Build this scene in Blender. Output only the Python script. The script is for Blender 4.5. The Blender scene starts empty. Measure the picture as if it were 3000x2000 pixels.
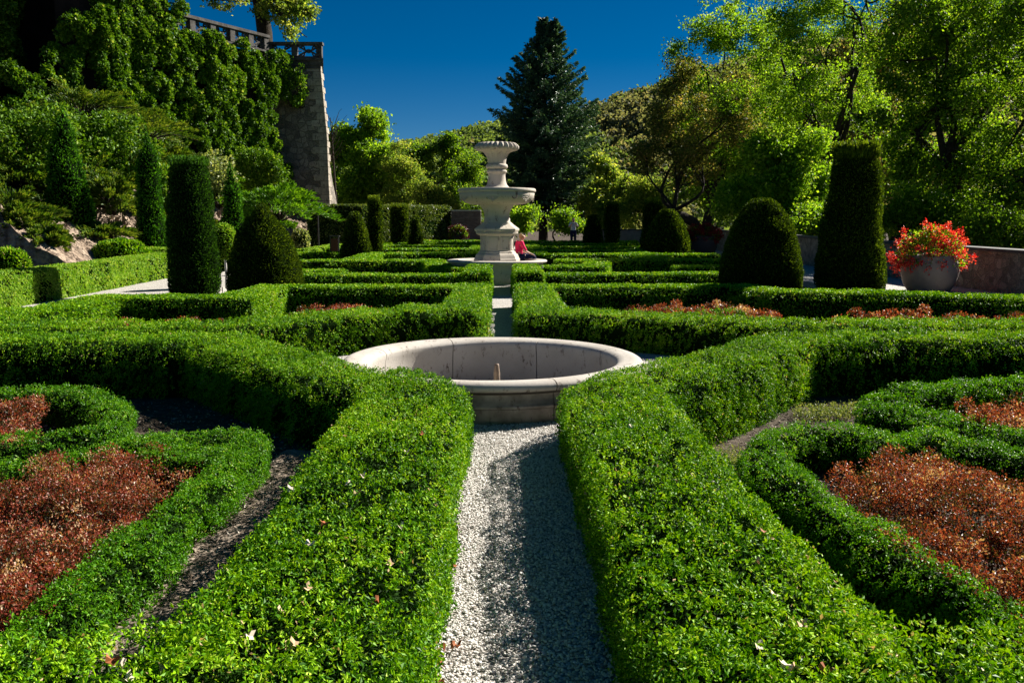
import bpy, math, numpy as np
from mathutils import Matrix, Vector, Euler
rng = np.random.default_rng(7)
sc = bpy.context.scene
col = sc.collection
R = math.radians
PI = math.pi
# ------------------------------------------------------------------ camera
H = 1.65
F = 2500.0
PITCH = math.atan(345/F)
YAW = math.atan(30/F)
cd = bpy.data.cameras.new('camera'); cam = bpy.data.objects.new('camera', cd); col.objects.link(cam)
cam.location = (0, 0, H)
cam.rotation_euler = Euler((PI/2-PITCH, 0, -YAW), 'XYZ')
cd.sensor_width = 36; cd.lens = 36*F/3000; cd.clip_end = 5000; cd.clip_start = 0.05
sc.camera = cam
CM = cam.rotation_euler.to_matrix()
def ray(x, y):
    return CM @ Vector(((x-1500)/F, (1000-y)/F, -1))
def U(x, y, z=0.0):      # point of the plane z seen at (x, y)
    r = ray(x, y); t = (z-H)/r.z
    return np.array([r.x*t, r.y*t, z])
def UD(x, y, d):         # point at depth d seen at (x, y)
    r = ray(x, y); t = d/r.y
    return np.array([r.x*t, d, H+r.z*t])
def gz(d):               # the garden rises gently towards the far wall
    return 0.011*np.maximum(0, np.minimum(np.asarray(d, float), 60)-18)
# ------------------------------------------------------------------ world, sun
AZ = math.atan2(1.2, 0.82)          # from +Y towards +X
EL = math.atan2(1, math.hypot(1.2, 0.82))
w = bpy.data.worlds.new('World'); sc.world = w; w.use_nodes = True
nt = w.node_tree
for n in list(nt.nodes): nt.nodes.remove(n)
sky = nt.nodes.new('ShaderNodeTexSky'); sky.sky_type = 'NISHITA'; sky.sun_disc = False
sky.sun_elevation = EL; sky.sun_rotation = AZ; sky.altitude = 1500; sky.air_density = 0.75; sky.dust_density = 0.0; sky.ozone_density = 3.0
hs = nt.nodes.new('ShaderNodeHueSaturation'); hs.inputs['Saturation'].default_value = 1.46; hs.inputs['Value'].default_value = 0.45
bg = nt.nodes.new('ShaderNodeBackground'); bg.inputs[1].default_value = 0.05
wo = nt.nodes.new('ShaderNodeOutputWorld')
nt.links.new(sky.outputs[0], hs.inputs['Color']); nt.links.new(hs.outputs[0], bg.inputs[0]); nt.links.new(bg.outputs[0], wo.inputs[0])
sl = bpy.data.lights.new('sun', 'SUN'); sl.energy = 5.0; sl.angle = R(0.5); sl.color = (1.0, 0.94, 0.84)
so = bpy.data.objects.new('sun', sl); col.objects.link(so)
sd = Vector((math.sin(AZ)*math.cos(EL), math.cos(AZ)*math.cos(EL), math.sin(EL)))
so.rotation_euler = sd.to_track_quat('Z', 'Y').to_euler()
so.location = (30, 20, 40)
vs = sc.view_settings; vs.view_transform = 'Standard'; vs.look = 'None'; vs.gamma = 1; vs.exposure = 1.42; vs.use_curve_mapping = False
# ------------------------------------------------------------------ materials
def newmat(name):
    m = bpy.data.materials.new(name); m.use_nodes = True
    t = m.node_tree
    for n in list(t.nodes): t.nodes.remove(n)
    o = t.nodes.new('ShaderNodeOutputMaterial')
    return m, t, o
def ramp(t, src, stops):
    r = t.nodes.new('ShaderNodeValToRGB'); e = r.color_ramp.elements
    while len(e) < len(stops): e.new(0.5)
    for el, (p, c) in zip(e, stops): el.position = p; el.color = (*c, 1)
    t.links.new(src, r.inputs[0]); return r.outputs[0]
def leafmat(name, stops, trans=0.35, rough=0.4, spec=0.35, big=0.5):
    m, t, o = newmat(name)
    a = t.nodes.new('ShaderNodeAttribute'); a.attribute_name = 'rnd'
    # broad drifts of tone through the planting
    tc = t.nodes.new('ShaderNodeNewGeometry'); nz = t.nodes.new('ShaderNodeTexNoise'); nz.inputs['Scale'].default_value = 1.3
    t.links.new(tc.outputs['Position'], nz.inputs['Vector'])
    ad = t.nodes.new('ShaderNodeMath'); ad.operation = 'MULTIPLY_ADD'
    sb = t.nodes.new('ShaderNodeMath'); sb.operation = 'SUBTRACT'; t.links.new(nz.outputs[0], sb.inputs[0]); sb.inputs[1].default_value = 0.5
    t.links.new(sb.outputs[0], ad.inputs[0]); ad.inputs[1].default_value = big; t.links.new(a.outputs['Fac'], ad.inputs[2])
    c = ramp(t, ad.outputs[0], stops)
    p = t.nodes.new('ShaderNodeBsdfPrincipled'); p.inputs['Roughness'].default_value = rough; p.inputs['Specular IOR Level'].default_value = spec
    t.links.new(c, p.inputs['Base Color'])
    tr = t.nodes.new('ShaderNodeBsdfTranslucent')
    mu = t.nodes.new('ShaderNodeMixRGB'); mu.blend_type = 'MULTIPLY'; mu.inputs[0].default_value = 1; t.links.new(c, mu.inputs[1]); mu.inputs[2].default_value = (1.5, 1.35, 0.6, 1)
    t.links.new(mu.outputs[0], tr.inputs[0])
    mx = t.nodes.new('ShaderNodeMixShader'); mx.inputs[0].default_value = trans
    t.links.new(p.outputs[0], mx.inputs[1]); t.links.new(tr.outputs[0], mx.inputs[2]); t.links.new(mx.outputs[0], o.inputs[0])
    return m
def solid(name, c, rough=0.8, spec=0.3, noise=None, bump=None, metallic=0):
    """noise=(scale, colour2, lo, hi); bump=(scale, strength, distance)"""
    m, t, o = newmat(name)
    p = t.nodes.new('ShaderNodeBsdfPrincipled'); p.inputs['Roughness'].default_value = rough; p.inputs['Specular IOR Level'].default_value = spec
    p.inputs['Metallic'].default_value = metallic
    p.inputs['Base Color'].default_value = (*c, 1)
    g = t.nodes.new('ShaderNodeTexCoord')
    if noise:
        n = t.nodes.new('ShaderNodeTexNoise'); n.inputs['Scale'].default_value = noise[0]; n.inputs['Detail'].default_value = 6; n.inputs['Roughness'].default_value = 0.65
        t.links.new(g.outputs['Object'], n.inputs['Vector'])
        t.links.new(ramp(t, n.outputs[0], [(noise[2], c), (noise[3], noise[1])]), p.inputs['Base Color'])
    if bump:
        n = t.nodes.new('ShaderNodeTexNoise'); n.inputs['Scale'].default_value = bump[0]; n.inputs['Detail'].default_value = 5
        t.links.new(g.outputs['Object'], n.inputs['Vector'])
        b = t.nodes.new('ShaderNodeBump'); b.inputs['Strength'].default_value = bump[1]; b.inputs['Distance'].default_value = bump[2]
        t.links.new(n.outputs[0], b.inputs['Height']); t.links.new(b.outputs[0], p.inputs['Normal'])
    t.links.new(p.outputs[0], o.inputs[0])
    return m
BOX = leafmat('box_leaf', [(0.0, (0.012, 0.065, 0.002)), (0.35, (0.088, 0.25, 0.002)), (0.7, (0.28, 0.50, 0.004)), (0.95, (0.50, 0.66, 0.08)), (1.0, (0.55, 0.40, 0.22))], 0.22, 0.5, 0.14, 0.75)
LOWBOX = leafmat('dwarf_box_leaf', [(0.0, (0.016, 0.07, 0.003)), (0.45, (0.07, 0.23, 0.004)), (0.8, (0.19, 0.41, 0.010)), (1.0, (0.38, 0.46, 0.12))], 0.3, 0.45, 0.18)
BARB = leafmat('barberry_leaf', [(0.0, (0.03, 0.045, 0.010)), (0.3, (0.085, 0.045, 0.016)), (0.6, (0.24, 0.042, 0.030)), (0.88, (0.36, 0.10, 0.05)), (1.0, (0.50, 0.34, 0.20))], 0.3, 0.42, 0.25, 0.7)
YEW = leafmat('yew_needle', [(0.0, (0.006, 0.016, 0.002)), (0.5, (0.028, 0.06, 0.004)), (0.85, (0.12, 0.19, 0.010)), (1.0, (0.22, 0.31, 0.02))], 0.35, 0.6, 0.06)
THUJA = leafmat('thuja_scale', [(0.0, (0.003, 0.018, 0.003)), (0.5, (0.036, 0.14, 0.006)), (0.85, (0.12, 0.33, 0.012)), (1.0, (0.18, 0.42, 0.02))], 0.25, 0.6, 0.08)
THUJAD = leafmat('dark_thuja_scale', [(0.0, (0.003, 0.014, 0.003)), (0.5, (0.016, 0.055, 0.006)), (0.85, (0.06, 0.17, 0.012)), (1.0, (0.10, 0.26, 0.02))], 0.3, 0.6, 0.06)
FRESH = leafmat('privet_leaf', [(0.0, (0.06, 0.17, 0.01)), (0.5, (0.19, 0.37, 0.02)), (1.0, (0.46, 0.56, 0.11))], 0.35, 0.5, 0.12)
IVY = leafmat('ivy_leaf', [(0.0, (0.014, 0.05, 0.004)), (0.5, (0.075, 0.18, 0.009)), (0.85, (0.19, 0.34, 0.018)), (1.0, (0.40, 0.47, 0.11))], 0.3, 0.5, 0.15, 0.35)
JUN = leafmat('juniper_needle', [(0.0, (0.02, 0.06, 0.006)), (0.5, (0.07, 0.145, 0.010)), (1.0, (0.22, 0.28, 0.03))], 0.3, 0.5, 0.25)
JUNB = leafmat('bright_juniper_needle', [(0.0, (0.025, 0.09, 0.004)), (0.5, (0.08, 0.22, 0.006)), (1.0, (0.20, 0.38, 0.015))], 0.3, 0.5, 0.25)
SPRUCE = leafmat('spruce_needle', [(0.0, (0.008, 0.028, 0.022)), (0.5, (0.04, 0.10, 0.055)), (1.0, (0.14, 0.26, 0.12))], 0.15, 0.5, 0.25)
TREEA = leafmat('maple_leaf', [(0.0, (0.03, 0.08, 0.008)), (0.5, (0.15, 0.31, 0.014)), (0.85, (0.30, 0.48, 0.025)), (1.0, (0.44, 0.54, 0.12))], 0.55, 0.5, 0.15)
TREEB = leafmat('lime_leaf', [(0.0, (0.02, 0.05, 0.006)), (0.5, (0.10, 0.22, 0.010)), (0.85, (0.24, 0.40, 0.018)), (1.0, (0.38, 0.48, 0.07))], 0.55, 0.5, 0.2)
TREEY = leafmat('yellowing_leaf', [(0.0, (0.06, 0.13, 0.02)), (0.5, (0.18, 0.28, 0.035)), (1.0, (0.45, 0.48, 0.12))], 0.55, 0.5, 0.12)
TREER = leafmat('russet_leaf', [(0.0, (0.05, 0.05, 0.02)), (0.45, (0.12, 0.17, 0.028)), (0.75, (0.22, 0.22, 0.055)), (1.0, (0.40, 0.27, 0.12))], 0.5, 0.5, 0.12)
PALEB = leafmat('pale_olive_leaf', [(0.0, (0.06, 0.10, 0.03)), (0.5, (0.20, 0.26, 0.09)), (1.0, (0.45, 0.48, 0.22))], 0.4, 0.45, 0.3)
FORG = leafmat('forest_green', [(0.0, (0.07, 0.12, 0.03)), (0.5, (0.12, 0.19, 0.05)), (1.0, (0.21, 0.28, 0.09))], 0.4, 0.7, 0.1)  # far leaves, haze put into a greyer, flatter tint
FORB = leafmat('forest_brown', [(0.0, (0.08, 0.10, 0.05)), (0.5, (0.14, 0.16, 0.085)), (1.0, (0.24, 0.22, 0.13))], 0.45, 0.7, 0.1)
INNER = leafmat('shaded_inner_leaf', [(0.0, (0.006, 0.022, 0.002)), (1.0, (0.028, 0.085, 0.004))], 0.1, 0.6, 0.08)  # older inner leaves, shade of the hedge gaps added to their dark colour
CORE = solid('hedge_core', (0.006, 0.014, 0.003), 0.95, 0.0)  # foliage core, shade among the leaves put into its near black
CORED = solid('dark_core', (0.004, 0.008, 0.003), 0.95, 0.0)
REDF = leafmat('red_petal', [(0.0, (0.40, 0.012, 0.02)), (0.5, (0.70, 0.035, 0.035)), (1.0, (0.90, 0.22, 0.16))], 0.3, 0.5, 0.2)
DREDF = leafmat('dark_red_petal', [(0.0, (0.12, 0.008, 0.01)), (1.0, (0.45, 0.03, 0.025))], 0.3, 0.5, 0.2)
BARK = solid('bark', (0.05, 0.04, 0.03), 0.9, 0.1, (6, (0.02, 0.016, 0.012), 0.35, 0.65), (20, 0.6, 0.05))
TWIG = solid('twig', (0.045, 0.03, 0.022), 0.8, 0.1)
# ------------------------------------------------------------------ mesh builder
class Geo:
    def __init__(s, mats): s.v = []; s.f = []; s.n = 0; s.mats = mats
    def add(s, V, Fc, mi=0, rnd=None, smooth=False):
        V = np.asarray(V, float).reshape(-1, 3); Fc = np.asarray(Fc, np.int64)
        if len(Fc) == 0: return
        if rnd is None: rnd = np.full(len(Fc), 0.5)
        s.v.append(V); s.f.append((Fc+s.n, mi, np.asarray(rnd, float), smooth)); s.n += len(V)
    def build(s, name, parent=None, loc=None):
        V = np.concatenate(s.v)
        if loc is not None: V = V-np.asarray(loc, float)
        me = bpy.data.meshes.new(name)
        lt = np.concatenate([np.full(len(f), f.shape[1], np.int32) for f, *_ in s.f])
        li = np.concatenate([f.ravel() for f, *_ in s.f]).astype(np.int32)
        ls = np.concatenate([[0], np.cumsum(lt)[:-1]]).astype(np.int32)
        me.vertices.add(len(V)); me.vertices.foreach_set('co', V.astype(np.float32).ravel())
        me.loops.add(len(li)); me.loops.foreach_set('vertex_index', li)
        me.polygons.add(len(lt)); me.polygons.foreach_set('loop_start', ls)
        me.polygons.foreach_set('loop_total', lt)
        me.polygons.foreach_set('material_index', np.concatenate([np.full(len(f), mi, np.int32) for f, mi, *_ in s.f]))
        me.polygons.foreach_set('use_smooth', np.concatenate([np.full(len(f), sm, bool) for f, _, _, sm in s.f]))
        a = me.attributes.new('rnd', 'FLOAT', 'FACE'); a.data.foreach_set('value', np.concatenate([r for _, _, r, _ in s.f]).astype(np.float32))
        for m in s.mats: me.materials.append(m)
        me.update(calc_edges=True)
        o = bpy.data.objects.new(name, me); col.objects.link(o)
        if loc is not None: o.location = tuple(loc)
        if parent is not None: o.parent = parent
        return o
def tag(o, label=None, cat=None, group=None, kind=None):
    if label: o['label'] = label
    if cat: o['category'] = cat
    if group: o['group'] = group
    if kind: o['kind'] = kind
    return o
def empty(name, loc, label, cat, group=None, rz=0):
    o = bpy.data.objects.new(name, None); col.objects.link(o); o.location = tuple(loc); o.rotation_euler = (0, 0, rz)
    return tag(o, label, cat, group)
def unit(a): return a/np.maximum(1e-9, np.linalg.norm(a, axis=-1, keepdims=True))
def snoise(p, sc_=1.0, seed=0, n=7):
    r = np.random.default_rng(seed+1000); out = 0
    for i in range(n):
        k = r.normal(size=3)*sc_*(1+i*0.45); out = out+np.sin(p @ k+r.uniform(0, 6.28))/(1+i*0.3)
    return out/2.6
def add_leaves(G, P, D, L, W, mi, rnd, curl=0.15, tri=False):
    """kite shaped leaves standing at P along D"""
    n = len(P)
    if n == 0: return
    L = np.broadcast_to(np.asarray(L, float).reshape(-1, 1), (n, 1)); W = np.broadcast_to(np.asarray(W, float).reshape(-1, 1), (n, 1))
    S = unit(np.cross(D, rng.normal(size=(n, 3)))); N = np.cross(S, D)
    v = np.empty((n, 4, 3)); v[:, 0] = P
    m = P+D*L*0.5
    v[:, 1] = m+S*W*0.5+N*L*curl; v[:, 2] = P+D*L; v[:, 3] = m-S*W*0.5+N*L*curl
    idx = np.arange(n*4).reshape(n, 4)
    G.add(v.reshape(-1, 3), idx, mi, rnd)
def grid_faces(nu, nv, wrapu=False):
    i = np.arange(nu if wrapu else nu-1); j = np.arange(nv-1)
    I, J = np.meshgrid(i, j, indexing='ij'); I2 = (I+1) % nu
    return np.stack([I*nv+J, I2*nv+J, I2*nv+J+1, I*nv+J+1], -1).reshape(-1, 4)
def leaf_len(d, base=0.02, per=0.0028): return np.maximum(base, per*d)
def surf_leaves(G, P, wrapu, mi, k=2.0, base=0.02, per=0.0028, asp=0.5, out=0.8, up=0.3, rand=0.8, jit=0.02, mask=None, inward=None, flip=1, sprig=0):
    nu, nv = P.shape[:2]; Fc = grid_faces(nu, nv, wrapu); Q = P.reshape(-1, 3)[Fc]
    e1 = Q[:, 1]-Q[:, 0]; e2 = Q[:, 3]-Q[:, 0]; e3 = Q[:, 2]-Q[:, 1]
    n1 = np.cross(e1, e2)+np.cross(Q[:, 2]-Q[:, 3], Q[:, 2]-Q[:, 1])
    area = np.linalg.norm(n1, axis=1)/2; nrm = unit(n1)*flip
    c = Q.mean(1); d = np.linalg.norm(c-np.array([0, 0, H]), axis=1); Ls = leaf_len(d, base, per)
    dens = k/(Ls*Ls*asp)
    if mask is not None: dens = dens*mask(c)
    if sprig: dens = dens/sprig
    cnt = rng.poisson(area*dens); qi = np.repeat(np.arange(len(Fc)), cnt); n = len(qi)
    if n == 0: return
    a = rng.random((n, 1)); b = rng.random((n, 1))
    Pt = (Q[qi, 0]*(1-a)+Q[qi, 1]*a)*(1-b)+(Q[qi, 3]*(1-a)+Q[qi, 2]*a)*b
    N = nrm[qi]; L = Ls[qi]*rng.uniform(0.7, 1.35, n)
    if sprig:
        ax = unit(N*0.75+np.array([0, 0, up*1.3])+rng.normal(size=(n, 3))*0.22); tall = rng.uniform(0.5, 1.7, n)*np.clip(0.034/Ls[qi], .3, 1); base_ = Pt-N*jit*0.6+N*(snoise(Pt, 12, 5)[:, None])*jit*0.8
        rs = np.clip(rng.beta(2.2, 2.8, n), 0, 1); m = sprig; t = np.tile(np.linspace(-0.8, 1.0, m), (n, 1))
        Ps = base_[:, None]+ax[:, None]*(t*tall[:, None]*Ls[qi][:, None]*1.1)[..., None]+rng.normal(size=(n, m, 3))*(Ls[qi]*0.22)[:, None, None]
        Ds = unit(ax[:, None]*(0.35+0.5*np.clip(t, 0, 1))[..., None]+rng.normal(size=(n, m, 3))*0.55); LL = (Ls[qi][:, None]*rng.uniform(0.6, 1.15, (n, m))*(1-0.25*np.clip(t, 0, 1))).ravel()
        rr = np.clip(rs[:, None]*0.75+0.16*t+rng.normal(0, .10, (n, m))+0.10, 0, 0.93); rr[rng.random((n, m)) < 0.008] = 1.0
        add_leaves(G, Ps.reshape(-1, 3), Ds.reshape(-1, 3), LL, LL*asp*1.05, mi, rr.ravel()); return
    Pt = Pt+N*((rng.random((n, 1))-0.65)*jit*2+snoise(Pt, 18, 5)[:, None]*jit*0.6)
    D = unit(N*out+np.array([0, 0, up])+rng.normal(size=(n, 3))*rand*0.6)
    add_leaves(G, Pt-D*L[:, None]*0.4, D, L, L*asp*rng.uniform(0.8, 1.2, n), mi, np.clip(rng.beta(2.2, 2.6, n)+0.12*(rng.random(n) < 0.04), 0, 1))
def ribbon(poly, hw, h, step, zf, rough=0.015, seed=0, inset=0.0, r=0.09, drop=0.12):
    poly = np.asarray(poly, float); segs = np.diff(poly, axis=0); sl_ = np.linalg.norm(segs, axis=1); dirs = segs/sl_[:, None]
    pts = []; nr = []
    for i in range(len(segs)):
        n = max(1, int(round(sl_[i]/step)))
        for j in range(n):
            if j == 0 and i > 0:
                t = unit(dirs[i-1]+dirs[i]); cs = max(0.5, float(t @ dirs[i])); nn = np.array([t[1], -t[0]])/cs
            else: nn = np.array([dirs[i][1], -dirs[i][0]])
            pts.append(poly[i]+segs[i]*j/n); nr.append(nn)
    pts.append(poly[-1]); nr.append(np.array([dirs[-1][1], -dirs[-1][0]]))
    pts = np.array(pts); nr = np.array(nr)
    hwi = hw-inset; hi = h-inset
    prof = [(-hwi*0.96, -drop), (-hwi*1.0, hi*0.3), (-hwi*1.0, hi*0.65), (-hwi, hi-r), (-hwi+r*0.35, hi-r*0.3), (-hwi+r, hi), (-hwi*0.35, hi), (hwi*0.35, hi),
            (hwi-r, hi), (hwi-r*0.35, hi-r*0.3), (hwi, hi-r), (hwi, hi*0.65), (hwi, hi*0.3), (hwi*0.96, -drop)]
    prof = np.array(prof); sc_ = np.ones(len(pts)); hs_ = np.ones(len(pts)); P0 = pts
    ends = []
    def ext(at, dr, nn, first):
        nonlocal pts, nr, sc_, hs_
        q = np.array([at+dr*(0.045-inset), at+dr*(0.07-inset)]); s2 = np.array([0.9, 0.02]); h2 = np.array([0.985, 0.93])
        if first: pts = np.vstack([q[::-1], pts]); nr = np.vstack([nn, nn, nr]); sc_ = np.concatenate([s2[::-1], sc_]); hs_ = np.concatenate([h2[::-1], hs_])
        else: pts = np.vstack([pts, q]); nr = np.vstack([nr, nn, nn]); sc_ = np.concatenate([sc_, s2]); hs_ = np.concatenate([hs_, h2])
    ext(poly[0], -dirs[0], nr[0], True); ext(poly[-1], dirs[-1], nr[-1], False)
    XY = pts[:, None, :]+nr[:, None, :]*(prof[None, :, 0:1]*sc_[:, None, None])
    Z = prof[None, :, 1]*hs_[:, None]+zf(XY[..., 1])
    P = np.concatenate([XY, Z[..., None]], -1)
    nz = snoise(P.reshape(-1, 3), 4.0, seed).reshape(P.shape[:2])
    P[..., 2] += nz*rough*(prof[None, :, 1] > 0.1)
    P[..., :2] += nr[:, None, :]*(snoise(P.reshape(-1, 3)+7, 3.0, seed+3).reshape(P.shape[:2])*rough*1.4*np.sign(prof[None, :, 0]))[..., None]
    return P
def hedge(poly, label, hw=0.36, h=0.45, mat=BOX, name='box_hedge', cat='hedge', group='clipped box hedges of the parterre', step=0.16, k=2.7, base=0.021, per=0.0026, rough=0.015, zf=gz, out=0.8, core=CORE, asp=0.5, r=0.055, up=0.45, jit=0.03, drop=0.12):
    poly = np.asarray(poly, float); seed = int(abs(poly.sum()*97)) % 9999
    G = Geo([core, mat, INNER]); m_d = np.linalg.norm(poly.mean(0)); k = k if m_d < 15 else 2.4
    ins = 0.075 if m_d < 10 and hw > .2 else 0.05
    P = ribbon(poly, hw, h, step, zf, rough, seed, ins, r, drop)
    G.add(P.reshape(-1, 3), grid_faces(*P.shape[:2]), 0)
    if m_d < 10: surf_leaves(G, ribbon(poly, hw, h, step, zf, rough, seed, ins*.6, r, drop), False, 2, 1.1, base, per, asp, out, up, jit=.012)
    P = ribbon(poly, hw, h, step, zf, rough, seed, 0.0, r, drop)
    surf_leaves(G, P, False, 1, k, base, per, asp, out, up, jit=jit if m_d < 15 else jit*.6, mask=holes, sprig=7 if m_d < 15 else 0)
    m = poly.mean(0); o = G.build(name, loc=(m[0], m[1], float(zf(m[1]))))
    return tag(o, label, cat, group)
def holes(c):
    n1 = snoise(c, 9.0, 77); n2 = snoise(c, 22.0, 78)
    n3 = snoise(c, 3.0, 79)
    return np.clip(0.85+0.6*n1+0.75*n2+0.3*n3, 0.22, 1.6)
def revolve(prof, nseg, c, wob=0.03, seed=0, inset=0, ell=1.0):
    prof = np.asarray(prof, float); th = np.linspace(0, 2*PI, nseg, endpoint=False)
    r = np.maximum(0.002, prof[:, 1]-inset); z = prof[:, 0]-inset*(prof[:, 0] > prof[:, 0].max()*0.9)
    P = np.stack([np.cos(th)[:, None]*r[None], np.sin(th)[:, None]*r[None]*ell, np.broadcast_to(z, (nseg, len(z)))], -1)
    nz = snoise(P.reshape(-1, 3), 2.2, seed).reshape(P.shape[:2]); nrm = np.stack([np.cos(th), np.sin(th), 0*th], -1)
    P = P+nrm[:, None, :]*(nz*wob*np.minimum(1, r/0.1)[None])[..., None]
    return P+np.asarray(c, float)
def densify(prof, n=24):
    prof = np.asarray(prof, float); s = np.concatenate([[0], np.cumsum(np.linalg.norm(np.diff(prof, axis=0), axis=1))]); t = np.linspace(0, s[-1], n)
    return np.stack([np.interp(t, s, prof[:, 0]), np.interp(t, s, prof[:, 1])], -1)
def topiary(c, prof, label, mat, name, cat, group, wob=0.03, k=2.0, base=0.03, per=0.0024, up=0.4, tufts=0, asp=0.4, seed=0, out=0.8, jit=0.03, ell=1.0, core=CORED, tuftlen=0.22):
    G = Geo([core, mat]); prof = densify(prof)
    P = revolve(prof, 28, c, wob, seed, 0.05, ell); G.add(P.reshape(-1, 3), grid_faces(28, len(prof), True), 0)
    P = revolve(prof, 28, c, wob, seed, 0.0, ell); surf_leaves(G, P, True, 1, k, base, per, asp, out, up, jit=jit)
    if tufts:
        top = prof[:, 0].max(); rt = prof[prof[:, 0] > top*0.93][:, 1].max(); th = rng.uniform(0, 6.28, tufts); rr = rt*np.sqrt(rng.random(tufts))*1.02
        Pt = np.stack([np.cos(th)*rr, np.sin(th)*rr*ell, np.full(tufts, top-0.06)], -1)+np.asarray(c)
        D = unit(np.stack([np.cos(th)*0.15*rr/rt, np.sin(th)*0.15*rr/rt, np.ones(tufts)], -1)+rng.normal(size=(tufts, 3))*0.1)
        L = rng.uniform(0.4, 1.0, tufts)*tuftlen
        for q in range(4):
            add_leaves(G, Pt+D*(L*q/4)[:, None], unit(D+rng.normal(size=(tufts, 3))*0.25), L*0.45, L*0.12, 1, rng.uniform(0.4, 1, tufts))
    o = G.build(name, loc=c)
    return tag(o, label, cat, group)
def tube(G, pts, rad, mi=0, sides=7, rnd=0.5):
    pts = np.asarray(pts, float); rad = np.broadcast_to(np.asarray(rad, float), (len(pts),))
    t = unit(np.gradient(pts, axis=0)); ref = np.array([0.31, 0.2, 0.93]) if abs(t[0][2]) < 0.9 else np.array([1.0, 0.1, 0])
    a = unit(np.cross(t, ref)); b = np.cross(t, a); th = np.linspace(0, 2*PI, sides, endpoint=False)
    P = pts[:, None]+(a[:, None]*np.cos(th)[None, :, None]+b[:, None]*np.sin(th)[None, :, None])*rad[:, None, None]
    n, m = P.shape[:2]; i, j = np.meshgrid(np.arange(n-1), np.arange(m), indexing='ij'); j2 = (j+1) % m
    Fc = np.stack([i*m+j, i*m+j2, (i+1)*m+j2, (i+1)*m+j], -1).reshape(-1, 4)
    G.add(P.reshape(-1, 3), Fc, mi, np.full(len(Fc), rnd), True)
    for k_, s in ((0, -1), (n-1, 1)):
        G.add(P[k_], [list(range(m))[::s]] if True else [], mi)
def curve(a, b, bend, n=8, seed=None):
    a = np.asarray(a, float); b = np.asarray(b, float); t = np.linspace(0, 1, n)[:, None]
    off = rng.normal(size=3)*bend if seed is None else np.random.default_rng(seed).normal(size=3)*bend
    off2 = rng.normal(size=3)*bend*0.5
    return a*(1-t)+b*t+np.sin(t*PI)*off+np.sin(t*2*PI)*off2
def box(G, lo, hi, mi=0, bev=0.0):
    x0, y0, z0 = lo; x1, y1, z1 = hi
    V = [(x0, y0, z0), (x1, y0, z0), (x1, y1, z0), (x0, y1, z0), (x0, y0, z1), (x1, y0, z1), (x1, y1, z1), (x0, y1, z1)]
    G.add(V, [(0, 3, 2, 1), (4, 5, 6, 7), (0, 1, 5, 4), (1, 2, 6, 5), (2, 3, 7, 6), (3, 0, 4, 7)], mi)
def lathe(G, prof, c, seg=96, mi=0, a0=0, a1=2*PI, smooth=True, flute=None, rot=0, ends=False, sharp=True):
    """prof: list of (r, z)"""
    prof = np.asarray(prof, float); full = abs(a1-a0-2*PI) < 1e-6
    th = np.linspace(a0, a1, seg, endpoint=not full)+rot
    r = np.broadcast_to(prof[:, 0], (len(th), len(prof))).copy(); z = np.broadcast_to(prof[:, 1], r.shape).copy()
    if flute is not None: r, z = flute(th, r, z)
    P = np.stack([np.cos(th)[:, None]*r, np.sin(th)[:, None]*r, z], -1)+np.asarray(c, float)
    Fc = grid_faces(len(th), len(prof), full)
    if flute is None and not smooth: pass
    G.add(P.reshape(-1, 3), Fc, mi, None, smooth)
    if ends and not full:
        for q in (0, len(th)-1): G.add(P[q], [list(range(len(prof)))], mi)
# ------------------------------------------------------------------ ground
SOIL = solid('soil', (0.05, 0.038, 0.028), 0.95, 0.1, (9, (0.16, 0.13, 0.10), 0.45, 0.8), (60, 0.8, 0.02))
def gravelmat():
    m, t, o = newmat('white_gravel'); g = t.nodes.new('ShaderNodeTexCoord')
    v = t.nodes.new('ShaderNodeTexVoronoi'); v.inputs['Scale'].default_value = 70; t.links.new(g.outputs['Object'], v.inputs['Vector'])
    c = ramp(t, v.outputs['Color'], [(0.0, (0.34, 0.31, 0.28)), (0.4, (0.56, 0.53, 0.49)), (1.0, (0.76, 0.73, 0.69))])
    c2 = ramp(t, v.outputs['Distance'], [(0.0, (1, 1, 1)), (0.35, (0.9, 0.9, 0.9)), (0.75, (0.35, 0.33, 0.3))])
    mu = t.nodes.new('ShaderNodeMixRGB'); mu.blend_type = 'MULTIPLY'; mu.inputs[0].default_value = 1; t.links.new(c, mu.inputs[1]); t.links.new(c2, mu.inputs[2])
    p = t.nodes.new('ShaderNodeBsdfPrincipled'); p.inputs['Roughness'].default_value = 0.85; t.links.new(mu.outputs[0], p.inputs['Base Color'])
    b = t.nodes.new('ShaderNodeBump'); b.invert = True; b.inputs['Strength'].default_value = 0.9; b.inputs['Distance'].default_value = 0.012
    t.links.new(v.outputs['Distance'], b.inputs['Height']); t.links.new(b.outputs[0], p.inputs['Normal']); t.links.new(p.outputs[0], o.inputs[0])
    return m
GRAVEL = gravelmat()
def sheet(name, xs, ys, dz, mat, kind='structure', zf=gz):
    X, Y = np.meshgrid(xs, ys, indexing='ij'); G = Geo([mat]); G.add(np.stack([X, Y, zf(Y)+dz], -1).reshape(-1, 3), grid_faces(len(xs), len(ys))[:, ::-1], 0)
    o = G.build(name); tag(o, kind=kind); return o
ys = np.unique(np.concatenate([np.linspace(-30, 18, 10), np.linspace(18, 60, 20), [80, 200, 600, 2500]]))
def gfar(d):
    d = np.asarray(d, float); return gz(d)
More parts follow.
